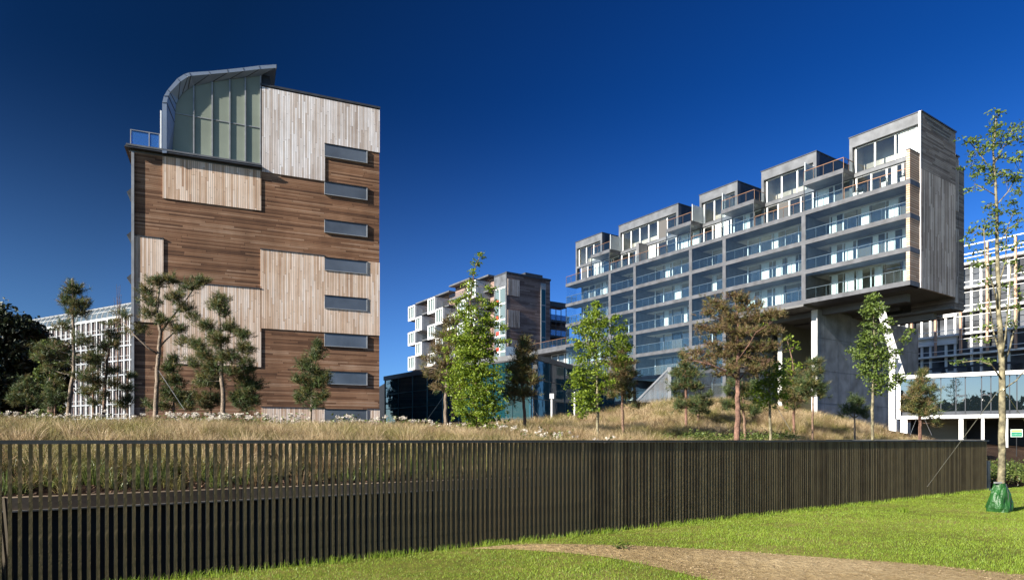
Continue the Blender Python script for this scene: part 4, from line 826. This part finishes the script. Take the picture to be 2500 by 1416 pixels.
tree('leafy_tree','slender yellow green tree right of the big brown pine','tree',24,[(1881,1062,7),(1880,1000,6),(1878,930,5),(1880,870,3),(1885,800,2)],[(1882,800,12,10,10),(1888,840,18,12,16),(1868,855,14,10,14),(1862,885,16,10,20),(1895,890,18,10,22),(1852,910,12,10,16),(1880,915,26,12,35),(1905,915,12,10,16),(1860,935,20,12,30),(1895,940,26,12,40),(1845,955,12,8,14),(1872,960,28,12,40),(1905,965,16,10,22),(1880,985,24,8,22),(1858,975,14,8,12)],kind='leaf',bark='bark_green',ntuft=9,leafsize=.06,group=G2)
tree('leafy_tree','sparse yellow green tree before the beige rendered wall','tree',30,[(1938,1010,5),(1938,940,4),(1935,880,3),(1922,830,2)],[(1925,828,10,12,10),(1932,850,14,10,12),(1928,878,12,8,10),(1945,895,14,10,12),(1918,905,14,12,16),(1925,930,14,12,14),(1944,890,8,8,6)],kind='leaf',bark='bark',ntuft=8,leafsize=.06,group=G2)
tree('pine_tree','brown green pine in front of the beige rendered wall','tree',30,[(1938,1012,6),(1937,970,5),(1936,910,3)],[(1936,910,16,12,30),(1925,932,22,12,45),(1950,935,20,12,40),(1935,955,30,12,55),(1915,972,18,10,28),(1950,975,24,12,40),(1935,992,22,8,28)],mix=(.3,.45,.25),bark='bark_red',group=G1)
tree('pine_tree','crooked pine crossing the pale edge of the concrete wall','tree',28,[(1984,1030,5),(1985,980,4),(1988,930,4),(1992,880,2)],[(1992,882,14,8,30),(1998,905,12,12,28),(1975,915,14,10,24),(1965,935,20,14,50),(1990,940,22,12,50),(2008,952,12,8,25),(1970,958,24,10,45),(2000,965,16,8,22)],mix=(.6,.35,.05),bark='bark',group=G1)
tree('pine_tree','tiny dark pine with a forked stem at the foot of the concrete wall','tree',27,[(2087,1046,4),(2086,1010,3),(2084,985,2)],[(2082,978,12,8,20),(2100,985,10,7,14),(2072,998,12,6,16),(2060,1008,10,5,10),(2108,1005,10,6,12),(2092,1002,12,6,12),(2112,1016,9,5,8)],mix=(.9,.1,0),bark='bark_pale',group=G1,limbs=([(2086,1020,3,0),(2070,1008,2,0)],[(2086,1020,3,0),(2105,1008,2,0)]))
tree('leafy_tree','narrow green maple in front of the concrete wall and raking strut','tree',22,[(2130,1078,7),(2130,1000,7),(2132,930,5),(2136,850,4),(2132,780,3),(2134,722,2)],
 [(2134,725,9,10,26),(2130,742,16,10,40),(2145,755,9,8,18),(2115,760,10,8,20),(2130,765,20,10,45),(2120,790,12,10,24),(2142,800,16,8,25),(2112,818,12,12,30),(2140,830,22,10,40),(2168,785,9,6,12),(2172,805,10,6,12),(2120,845,18,10,30),(2148,855,18,12,40),(2092,840,12,8,20),(2085,858,10,8,14),(2128,870,24,10,50),(2100,870,16,10,26),(2160,870,14,10,26),(2190,862,12,6,16),(2205,828,12,6,14),(2226,808,9,5,12),(2110,890,22,12,45),(2145,890,20,12,45),(2175,888,12,7,12),(2120,912,20,10,36),(2150,918,18,10,30),(2190,915,12,7,16),(2200,930,12,7,16),(2132,938,20,10,36),(2172,938,16,8,22),(2142,955,12,8,18)],kind='leaf2',bark='bark_green',ntuft=9,leafsize=.055,spread=.11,dens=.9,group=G2,limbs=([(2134,880,3,0),(2165,850,2,.1),(2205,822,1.5,.1)],))
M['leaf2'].name='maple_leaves'
tree('pine_tree','grey green pine in front of the raised glass pavilion','tree',27,[(2246,1068,8),(2246,1020,7),(2248,960,5),(2252,910,2)],[(2251,912,8,12,24),(2248,930,18,10,35),(2240,950,26,10,45),(2262,952,22,10,35),(2230,972,26,10,45),(2265,975,26,10,45),(2245,992,40,10,60),(2222,1000,18,8,22),(2270,1005,22,8,28),(2285,1030,12,6,12),(2250,1010,30,7,30)],mix=(.35,.5,.15),bark='bark_red',group=G1)
# near tree at the right edge with its watering bag
NZ=15.6
tree('young_maple','tall sparsely leafed young maple on the lawn at the right edge','tree',NZ,[(2444,1243,17),(2446,1100,15.5),(2448,950,14.5),(2443,850,12.5),(2438,760,10.5),(2436,650,9),(2434,560,7),(2430,450,5.5),(2425,370,4),(2432,285,2)],
 [(2437,282,8,6,7),(2437,302,9,6,7),(2420,320,8,6,6),(2425,335,14,6,9),(2452,330,10,6,7),(2477,305,8,7,6),(2470,325,9,6,6),(2385,345,14,6,10),(2363,344,8,5,5),(2400,355,10,5,7),(2430,350,14,7,9),(2462,350,14,7,9),(2484,342,9,5,6),(2380,378,10,6,8),(2408,370,14,7,9),(2450,380,12,7,8),(2490,380,10,7,8),(2372,400,8,6,5),(2430,412,14,8,8),(2470,392,12,7,6),(2393,410,8,6,5),(2452,420,9,6,4),(2420,430,10,7,6),(2478,430,8,6,4),(2485,438,8,5,5),(2395,412,8,5,3),(2380,430,9,7,7),(2425,445,10,6,6),(2460,442,16,6,8),(2487,468,12,5,9),(2378,458,8,5,6),(2452,425,8,5,4),(2412,500,9,6,7),(2470,498,14,5,9),(2422,520,12,7,8),(2450,520,12,7,8),(2410,540,14,7,9),(2480,520,12,7,8),(2437,545,12,7,8),(2490,540,10,8,7),(2405,555,14,7,9),(2465,565,14,7,8),(2375,565,12,6,9),(2362,592,8,5,6),(2400,570,12,5,7),(2425,570,14,6,9),(2450,600,10,7,5),(2480,600,12,8,8),(2400,615,12,6,6),(2470,640,10,7,6),(2405,650,10,5,5),(2490,660,9,7,6),(2380,640,9,5,4),(2410,690,9,5,4),(2465,700,10,6,5),(2395,750,9,5,4),(2490,720,8,6,5),(2470,790,9,6,4),(2400,805,12,5,6),(2388,830,10,5,5),(2405,880,14,5,8),(2350,882,16,5,9),(2480,750,10,7,5)],
 kind='leaf2',bark='bark_green',ntuft=7,leafsize=.045,spread=.10,dens=.85,twig=.006,base=0,limbs=(
 [(2443,870,5,0),(2425,810,4,.2),(2418,760,3,.3),(2412,700,2,.3)],[(2446,900,6,0),(2465,850,5,.2),(2480,790,4,.3),(2492,720,3,.3)],[(2445,880,5,0),(2455,820,4,-.3),(2462,740,3,-.3),(2468,650,2,-.3)],
 [(2438,760,4,0),(2425,700,3,-.2),(2405,640,2,-.2),(2402,560,2,-.2)],[(2437,700,4,0),(2455,640,3,0),(2458,560,2,.1),(2478,510,2,.1)],[(2448,930,5,0),(2420,890,3,-.2),(2385,880,2,-.2),(2350,884,2,-.2)],
 [(2434,480,3,0),(2410,465,2,0),(2380,450,2,0)],[(2432,440,3,0),(2415,410,3,.1),(2392,375,2,.1),(2365,345,1.5,.1)],[(2434,500,3,0),(2460,470,2,.1),(2490,420,2,.1)],[(2428,400,3,0),(2450,360,2,.1),(2475,310,1.5,.1)],[(2449,950,4,0),(2480,930,3,.2),(2505,900,3,.2)],[(2436,600,3,0),(2460,560,2,0),(2490,540,1.5,0)]))
bp=P(2443,1243,NZ); bag=empty('watering_bag',(bp.x,bp.y,0),0,'green plastic watering bag wrapped round the foot of the young maple','bag')
mb=MB(); k=28; rings=[(0,.26,.21),(.10,.28,.22),(.25,.255,.19),(.42,.205,.16),(.56,.165,.12),(.64,.13,.10),(.68,.11,.085)]
for j,(z,rx,ry) in enumerate(rings):
    for i in range(k):
        t=2*math.pi*i/k; f=1+.10*math.sin(3*t+z*9)+.06*math.sin(7*t-z*14)+random.uniform(-.03,.03); mb.v.append((rx*f*math.cos(t)-.04,ry*f*math.sin(t)-.03,z*1.0+random.uniform(-.012,.012)*(j>0)))
mb.f[(4,0)]=[[j*k+i,j*k+(i+1)%k,(j+1)*k+(i+1)%k,(j+1)*k+i] for j in range(len(rings)-1) for i in range(k)]
M['bagm']=mat('green_plastic',(.018,.085,.018),.42,0,.25,4,spec=.4,bump=.8,bscale=9)
mb.build('bag_body',M['bagm'],bag,False)
MB().box(-.24,-.06,-.13,-.10,.68,.715).build('handle',M['trimgrey'],bag); MB().tube([(.03,-.21,.02),(.05,-.17,.45),(.05,-.10,.66)],.008,4).build('zip',M['black'],bag)
for (u0,v0),(u1,v1,z1),lb in (((2441,948),(2247,1212,20.0),'thin steel guy wire from the young maple down left to the lawn'),((2450,950),(2512,1045,18.5),'thin steel guy wire from the young maple to the right edge')):
    a=P(u0,v0,NZ-.1); b=P(u1,v1,z1); b.z=max(b.z,0); mb=MB(); mb.tube([a,b],.0075,4)
    d=(b-a).normalized(); mb.tube([a+d*.45,a+d*.6],.016,5); mb.build('guy_wire',mat('steel_wire',(.45,.44,.42),.35,.6) if 'wire' not in M else M['wire'],label=lb,cat='wire',group='guy wires of the young maple'); M['wire']=bpy.data.materials['steel_wire']
for (u0,v0),(u1,v1),z,lb in (((1088,960),(1040,1028),27,'thin guy wire running down left from the brown leaning pine'),((1165,960),(1215,1030),24,'thin guy wire right of the tall green tree'),((1275,955),(1318,1022),25,'thin guy wire right of the bronze pine'),((1882,970),(1930,1050),24,'thin guy wire right of the slender yellow green tree'),((384,900),(450,1000),28,'thin guy wire right of the forked pine trunk'),((2246,1000),(2222,1062),27,'thin guy wire left of the grey green pine'),((2247,1000),(2275,1062),27,'thin guy wire right of the grey green pine')):
    MB().tube([P(u0,v0,z),P(u1,v1,z-.6)],.009,3).build('guy_wire',M['wire'],label=lb,cat='wire',group='guy wires of the planted trees')
# dark tree mass at the far left
def bigtree(name,label,u,v0,z,vt,ru,n,leafm,lsz,group=None,blobs=None,base=2.0):
    b=P(u,v0,z); r=empty(name,(b.x,b.y,base),0,label,'tree',group); s=z/F; top=P(u,vt,z).z; H=top-base
    MB().tube([(0,0,-.2),(.1,0,H*.3),(0,.1,H*.7)],[.35,.25,.1],8).build('trunk',M['bark'],r)
    R=ru*s; C=[]
    for i in range(n):
        d=rnd_unit(1)[0]; f=random.uniform(.7,1)**.5; c=np.array([d[0]*R*f,d[1]*R*f,H*.55+d[2]*H*.43*f]); m_=110
        C.append(c+RNG.normal(size=(m_,3))*R*.15*np.array([1,1,.7]))
    V,F_=leaves(np.concatenate(C),lsz); link('leaves',np_mesh('leaves',V,[(F_,0)],[M[leafm]]),r)
bigtree('dark_tree','huge dark leafy tree filling the far left edge',-20,1000,60,738,105,190,'leafd',.26,'dark trees at the left edge')
bigtree('dark_tree','lower dark leafy tree just right of the huge dark tree',95,1000,64,800,62,110,'leafd',.24,'dark trees at the left edge')
tb=P(118,1000,48); 
bigtree('olive_tree','olive brown shrubby tree between the dark trees and the glazed office',122,1000,50,820,34,34,'shrubleaf',.14)
# trees behind the camera, mirrored in the pavilion glass
RT=((-38,-26,7),(-32,-22,8),(-26,-25,7),(-20,-21,8.5),(-14,-24,7),(-7,-21,8),(-1,-25,7),(6,-22,8.5),(13,-24,7))
for i,(x,y,h) in enumerate(RT):
    r=empty('broadleaf_tree',(x,y,0),0,'dark broadleaf tree mirrored in the pavilion glass, number %s from its left end'%['one','two','three','four','five','six','seven','eight','nine'][i],'tree','trees mirrored in the pavilion'); MB().tube([(0,0,0),(0,0,h*.6)],[.4,.15],6).build('trunk',M['bark'],r)
    C=[]
    for k in range(95):
        d=rnd_unit(1)[0]; C.append(np.array([d[0]*h*.5,d[1]*h*.5,h*.46+d[2]*h*.46])+RNG.normal(size=(50,3))*h*.07)
    V,F_=leaves(np.concatenate(C),.5); link('leaves',np_mesh('leaves',V,[(F_,0)],[M['leafd']]),r)
# ---------------------------------------------------------------- meadow grass, lawn, shrubs, flowers
def blades(Bp,D,H,W,seg=3):
    """Bp base points, D horizontal lean vectors (N,3), H heights (N,), W widths"""
    N=len(Bp); side=np.cross(D+np.array([1e-4,0,0]),np.array([0,0,1.0])); ang=RNG.uniform(0,math.pi,(N,1)); side=np.stack([np.cos(ang[:,0]),np.sin(ang[:,0]),np.zeros(N)],1)
    rows=[]
    for i in range(seg+1):
        t=i/seg; c=Bp+D*(t**1.8)+np.stack([np.zeros(N),np.zeros(N),H*(t-.18*t**3)],1)
        w=W*(1-t*.85)/2
        rows.append(np.stack([c-side*w[:,None],c+side*w[:,None]],1))
    V=np.concatenate(rows,1).reshape(-1,3); k=2*(seg+1); b=(np.arange(N)*k)[:,None]
    F_=np.concatenate([b+np.array([[2*i,2*i+1,2*i+3,2*i+2]]) for i in range(seg)],0); return V,F_
def meadow(name,label,pts,nb,hr,lean,width,m1,m2,p2,cat='grass'):
    """pts (N,2) clump centres in (w,e)"""
    N=len(pts); sc=RNG.uniform(.6,1.3,N)
    cw=np.repeat(pts,nb,0); s=np.repeat(sc,nb); rr=RNG.uniform(0,1,(N*nb,1))**.7*.17; an=RNG.uniform(0,2*math.pi,(N*nb,1)); off=np.concatenate([np.cos(an),np.sin(an)],1)
    q=cw+off*rr; h=height(q[:,0],q[:,1])
    X=F0[0]+FD[0]*q[:,0]+FN[0]*q[:,1]; Y=F0[1]+FD[1]*q[:,0]+FN[1]*q[:,1]; Bp=np.stack([X,Y,h-.01],1)
    dd=off*(rr/.17)*lean*RNG.uniform(.3,1.6,(N*nb,1))*s[:,None]+RNG.normal(size=(N*nb,2))*.05; D=np.stack([FD[0]*dd[:,0]+FN[0]*dd[:,1],FD[1]*dd[:,0]+FN[1]*dd[:,1],np.zeros(N*nb)],1)
    H=RNG.uniform(*hr,N*nb)*s; V,F_=blades(Bp,D,H,np.full(N*nb,width)*RNG.uniform(.7,1.3,N*nb))
    pv=np.sin(pts[:,0]*.8+np.sin(pts[:,1]*.9)*1.5)*np.sin(pts[:,1]*.7+pts[:,0]*.23); cm=(RNG.uniform(size=N)<np.clip(p2+.38*pv+.25*(pts[:,0]<3),.03,.95)).astype(int); fm=np.tile(np.repeat(cm,nb),3)
    cd_=(cm==0)&(RNG.uniform(size=N)<.38); cm=cm+2*cd_; fm=np.tile(np.repeat(cm,nb),3); me=np_mesh(name,V,[(F_[fm==i],i) for i in range(3)],[M[m1],M[m2],M['straw_dark']]); return link(name,me,label=label,cat=cat,kind='stuff')
def visible(w,e,umax=2560,umin=-120):
    X=F0[0]+FD[0]*w+FN[0]*e; Y=F0[1]+FD[1]*w+FN[1]*e; u=CX+F*X/np.maximum(Y,.1); return (Y>5)&(u<umax)&(u>umin)
def scatter(n,w0,w1,e0,e1,fn=None):
    w=RNG.uniform(w0,w1,n); e=RNG.uniform(e0,e1,n); k=visible(w,e)
    if fn is not None: k&=fn(w,e)
    return np.stack([w[k],e[k]],1)
U=lambda w,e:CX+F*(F0[0]+FD[0]*w+FN[0]*e)/(F0[1]+FD[1]*w+FN[1]*e)
notgreen=lambda w,e:~((w>18)&(e>5.4)&(e<7.8)&(w<26))&~((w>25.5)&(e<6.5))
p1=np.concatenate([scatter(4700,-12,38,5.0,16,lambda w,e:notgreen(w,e)&((e>6.6)|(RNG.uniform(size=len(w))<.75))),scatter(620,-10,25.5,4.0,5.8)])
meadow('meadow_grass','tufted straw coloured long grass filling the bed behind the slat fence',p1,85,(.38,.62),.42,.011,'straw','olive',.33)
p2=scatter(5200,-6,44,16,31,lambda w,e:(U(w,e)>1150)&(U(w,e)<2350))
meadow('mound_grass','dry long grass with darker patches covering the mound before the apartments',p2,60,(.42,.75),.45,.02,'straw','olive',.36)
p3=scatter(900,-26,20,15,22,lambda w,e:(U(w,e)<1250))
meadow('rear_grass','straw coloured grass at the foot of the pines and timber tower',p3,40,(.3,.5),.35,.02,'straw','olive',.45)
p4=scatter(900,-9,24,3.35,5.6)
meadow('green_tufts','small yellow green grass tufts on the bark mulch behind the fence',p4,55,(.22,.45),.34,.011,'olive','shrubleaf',.45)
# bark chips on the mulch
def chips(name,label,n,w0,w1,e0,e1,sz,mt,flat=True):
    q=scatter(n,w0,w1,e0,e1); h=height(q[:,0],q[:,1])+.012; C=np.stack([F0[0]+FD[0]*q[:,0]+FN[0]*q[:,1],F0[1]+FD[1]*q[:,0]+FN[1]*q[:,1],h],1); V,F_=leaves(C,sz,2.0); return link(name,np_mesh(name,V,[(F_,0)],[mt]),label=label,cat='mulch',kind='stuff')
M['chip']=mat('bark_chips',(.24,.145,.09),.8,0,.1,9,col2=(.05,.028,.018),island=True)
chips('bark_chips','brown bark chips spread along the edge of the planted bed',26000,-10,25,3.25,7,.035,M['chip'])
chips('bank_chips','bark chips on the bank right of the fence end',9000,26.3,36,.6,5,.045,M['chip'])
# low shrubs
def shrub_mass(name,label,cw,ce,rw,re,hh,n,size,mt,cat='shrub',kind=None,group=None):
    c=fw(cw,ce); g=float(height(cw,ce)); r=empty(name,(c.x,c.y,g),0,label,cat,group)
    mb=MB(); C=[]
    for k in range(max(5,n//60)):
        a=random.uniform(0,6.28); f=random.uniform(.1,.95); dx=FD[0]*math.cos(a)*f*rw+FN[0]*math.sin(a)*f*re; dy=FD[1]*math.cos(a)*f*rw+FN[1]*math.sin(a)*f*re
        q=we(c.x+dx,c.y+dy); z=float(height(*q))-g; t=Vector((dx,dy,z+hh*random.uniform(.45,1)*(1-.3*f))); mb.tube([(dx*.7,dy*.7,z-.02),t],[.012,.006],3)
        C.append(np.array(t)+RNG.normal(size=(60,3))*np.array([.17,.17,.11]))
    mb.build('stems',M['bark'],r); V,F_=leaves(np.concatenate(C),size,1.0); link('leaves',np_mesh('leaves',V,[(F_,0)],[M[mt]]),r); return r
gs='low green shrubs edging the mound'
for i,w in enumerate((19.2,20.6,22.0,23.3,24.6)):
    shrub_mass('low_shrub',['first low green shrub of the row before the mound counted from the left','low green shrub left of the big pine trunk foot','low green shrub right of the big pine trunk foot','low green shrub between the pine and the narrow maple','low green shrub beside the narrow maple foot'][i],w,6.6+.3*(i%2),.9,1.0,.42,1300,.05,'shrubleaf',group=gs)
shr=[(2060,1058,24,'low green shrub mound left of the narrow maple foot'),(2160,1066,25,'leafy green shrub right of the narrow maple foot'),(2220,1062,28,'small shrub under the corner of the raised pavilion'),(2290,1066,28,'low shrub beneath the raised pavilion glass'),(2340,1068,27,'low shrub at the white column behind the fence')]
for u,v,z,lb in shr:
    p=P(u,v,z); q=we(p.x,p.y); shrub_mass('low_shrub',lb,q[0],q[1],1.0,.8,.45,1000,.055,'shrubleaf',group=gs)
bk=[(2425,1105,25,'leafy shrub at the top left of the bank beside the fence corner'),(2480,1100,26,'leafy shrub on the bank below the green sign'),(2425,1150,23.5,'shrub halfway down the bank beside the fence corner'),(2495,1135,24.5,'shrub at the right edge of the bank'),(2455,1125,25,'shrub behind the young maple trunk on the bank'),(2540,1110,26,'shrub on the bank cut by the right edge')]
for u,v,z,lb in bk:
    p=P(u,v,z); q=we(p.x,p.y); shrub_mass('bank_shrub',lb,q[0],q[1],.8,.7,.55,900,.05,'shrubleaf',group='shrubs on the bank at right')
PZ3=B(3)+FH
for i,(u,lb) in enumerate(((2090,'white planter with a green ball shrub, left one on the top terrace of the cantilever'),(2104,'small white planter beside the left one on the top terrace of the cantilever'),(2160,'tall white planter in the middle of the top terrace of the cantilever'),(2206,'white planter near the louvred fin on the top terrace'))):
    px_=RB.at(u,t=.9)[0]; pr=empty('planter',RB.w(px_,.9,PZ3),RB.rot,lb,'planter','planters on the top terrace')
    ph=(.55,.4,.7,.6)[i]; MB().prism([(-.16,0),(.16,0),(.22,ph),(-.22,ph)],-.2,.2).build('pot',M['white'],pr)
    C=RNG.normal(size=(160,3))*np.array([.13,.13,.12])+np.array([0,0,ph+.2]); V,F_=leaves(C,.05,.5); link('foliage',np_mesh('foliage',V,[(F_,0)],[M['leafd']]),pr)
# white flowering shrub drift
def flowers(name,label,q,nper,dz):
    g=height(q[:,0],q[:,1]); C0=np.stack([F0[0]+FD[0]*q[:,0]+FN[0]*q[:,1],F0[1]+FD[1]*q[:,0]+FN[1]*q[:,1],g+dz*RNG.uniform(.75,1.1,len(q))],1)
    C=np.repeat(C0,nper,0)+rnd_unit(len(q)*nper)*RNG.uniform(.2,1,(len(q)*nper,1))*np.array([.11,.11,.07]); V1,F1=leaves(C,.038,.6)
    C2=np.repeat(C0,18,0)+RNG.normal(size=(len(q)*18,3))*np.array([.2,.2,.12])-np.array([0,0,.2]); V2,F2=leaves(C2,.06,.8)
    me=np_mesh(name,np.concatenate([V1,V2]),[(F1,0),(F2+len(V1),1)],[M['petal'],M['shrubleaf']]); return link(name,me,label=label,cat='flowers',kind='stuff')
cl=[];
for k in range(40):
    u=random.uniform(-40,1010); z=25+random.uniform(-1.5,2.5); x=(u-CX)/F*z; w,e=we(x,z); dens_=random.choice([1,2,3,5,7])
    for j in range(dens_): cl.append((w+random.gauss(0,.45),e+random.gauss(0,.3)))
flowers('white_flowers','drift of white flowering shrubs in front of the timber tower',np.array(cl),38,.66)
cl=[]
for u,v,z,n_ in ((1130,1020,24,6),(1210,1022,23,5),(1245,1025,22,6),(1310,1035,20,7),(1340,1035,20,6),(1500,1048,19.5,9),(1400,1032,21,4),(2075,1068,23,10),(1040,1022,25,6),(1180,1020,25,5),(2100,1066,23,8)):
    x=(u-CX)/F*z; w,e=we(x,z)
    for j in range(n_): cl.append((w+random.gauss(0,.35),e+random.gauss(0,.25)))
flowers('pale_flowers','scattered pale flower heads in the long grass right of the tower',np.array(cl),12,.52)
# dirt path
def GP(u,v,z=.0): d=(EZ-z)*F/(v-HY); return ((u-CX)/F*d,d)
up=[(1150,1338),(1230,1331),(1310,1328),(1400,1328),(1560,1332),(1680,1338),(1800,1345),(1960,1357),(2120,1368),(2300,1382),(2500,1403),(2900,1440)]
lo_=[(1150,1340),(1230,1340),(1310,1344),(1400,1351),(1480,1360),(1560,1375),(1640,1393),(1750,1420),(1900,1460),(2050,1510),(2250,1590),(2500,1700)]
up_=[GP(*p) for p in up]; lw=[GP(*p) for p in lo_]
nu=160; nv=26; tt=np.linspace(0,len(up)-1,nu); A_=np.array(up_); B_=np.array(lw); ia=np.arange(len(up))
Ue=np.stack([np.interp(tt,ia,A_[:,0]),np.interp(tt,ia,A_[:,1])],1); Le=np.stack([np.interp(tt,ia,B_[:,0]),np.interp(tt,ia,B_[:,1])],1)
Ue+=RNG.normal(size=Ue.shape)*.006; Le+=RNG.normal(size=Le.shape)*.006
vv=np.linspace(0,1,nv)[None,:,None]; G_=Ue[:,None,:]*(1-vv)+Le[:,None,:]*vv
hz=.006+.02*np.sin(vv[...,0]*math.pi)*(1+RNG.normal(size=(nu,nv))*.45)*np.clip(np.linspace(0,6,nu)[:,None],0,1); hz=np.maximum(hz,.005)
V=np.concatenate([G_,hz[...,None]],-1).reshape(-1,3); I=np.arange(nu*nv).reshape(nu,nv)
link('dirt_path',np_mesh('dirt_path',V,[(np.stack([I[:-1,:-1],I[:-1,1:],I[1:,1:],I[1:,:-1]],-1).reshape(-1,4),0)],[M['dirt']],True),kind='structure')
def inpath(x,y):
    d=y; u=CX+F*x/d; v=HY+EZ*F/d; a=np.interp(u,[p[0] for p in up],[p[1] for p in up]); b=np.interp(u,[p[0] for p in lo_],[p[1] for p in lo_])
    return (u>1180)&(v>a+1)&(v<b-1)
# lawn blades
n=1500000; x=RNG.uniform(-5.5,26,n); y=RNG.uniform(6.0,30,n); w,e=we(x,y); u=CX+F*x/y
keep=(e<-.06)|((w>WEND+.1)&(e<.9)); keep&=(u>300)&(u<2620)&(y>6.9); keep&=RNG.uniform(size=n)<np.clip(1.15-.035*(y-8),.4,1.0)
nzv=np.sin(x*2.1+np.sin(y*1.7)*1.3)*np.sin(y*2.7+np.sin(x*1.3)); ip=inpath(x+RNG.normal(size=n)*.05,y+RNG.normal(size=n)*.12); keep&=(~ip)|(RNG.uniform(size=n)<.03); nz2=np.sin(x*5.3+2*np.sin(y*3.1))*np.sin(y*6.7+2*np.sin(x*2.9)); keep&=(RNG.uniform(size=n)>.5*(nzv>.45))&(RNG.uniform(size=n)>.55*(nz2>.5)*(e>-2.2))
x=x[keep];y=y[keep];N=len(x); print('lawn blades',N)
le=RNG.normal(size=(N,2))*.014; 
V,F_=blades(np.stack([x,y,np.full(N,-.003)],1),np.concatenate([le,np.zeros((N,1))],1),RNG.uniform(.02,.044,N)*(1+.3*np.sin(x*1.1)*np.sin(y*.9)),np.full(N,.0075),1)
link('lawn_grass',np_mesh('lawn_grass',V,[(F_,0)],[M['lawn']]),label='short bright green lawn grass with a few dry patches',cat='grass',kind='stuff')
n=9000; w=RNG.uniform(-.5,WEND,n); e=-RNG.uniform(0,1,n)**2*.22-.04; k=(RNG.uniform(size=n)<.35+.6*(np.sin(w*2.3)*np.sin(w*5.1+1)>.2)); w=w[k];e=e[k];N=len(w)
V,F_=blades(np.stack([F0[0]+FD[0]*w+FN[0]*e,F0[1]+FD[1]*w+FN[1]*e,np.zeros(N)],1),np.concatenate([RNG.normal(size=(N,2))*.03,np.zeros((N,1))],1),RNG.uniform(.05,.14,N),np.full(N,.008),2)
link('fence_foot_grass',np_mesh('fence_foot_grass',V,[(F_,0)],[M['lawn']]),label='longer unmown grass along the foot of the slat fence',cat='grass',kind='stuff')
# dry straw and pebbles on the path, dry thatch on the lawn
n=30000; x=RNG.uniform(-2,16,n); y=RNG.uniform(6.9,13,n); k=inpath(x,y); x=x[k];y=y[k]; C=np.stack([x,y,np.full(len(x),.028)],1); V,F_=leaves(C,.014,3)
M['pebble']=mat('straw_litter',(.50,.38,.22),.9,0,.1,9,col2=(.16,.10,.05),island=True)
link('path_litter',np_mesh('path_litter',V,[(F_,0)],[M['pebble']]),label='dry grass litter and pebbles on the dirt path',cat='litter',kind='stuff')
wp_=P(1517,1340,10); 
for (u,v,lb,sz) in ((1515,1342,'small green weed growing on the dirt path',.1),):
    g=GP(u,v); r=empty('weed',(g[0],g[1],.0),0,lb,'plant'); MB().tube([(0,0,0),(0,0,.06)],.004,4).build('stem',M['bark_green'],r)
    C=RNG.normal(size=(60,3))*np.array([.07,.07,.03])+np.array([0,0,.06]); V,F_=leaves(C,.03,1); link('leaves',np_mesh('leaves',V,[(F_,0)],[M['shrubleaf']]),r)
g=GP(2205,1250); r=empty('grass_tuft',(g[0],g[1],0),0,'lone taller grass tuft on the lawn before the fence right part','grass')
N=140; V,F_=blades(RNG.normal(size=(N,3))*np.array([.05,.05,0]),RNG.normal(size=(N,3))*np.array([.07,.07,0]),RNG.uniform(.08,.2,N),np.full(N,.008)); link('blades',np_mesh('blades',V,[(F_,0)],[M['lawn']]),r)
print('total objects',len(bpy.data.objects))
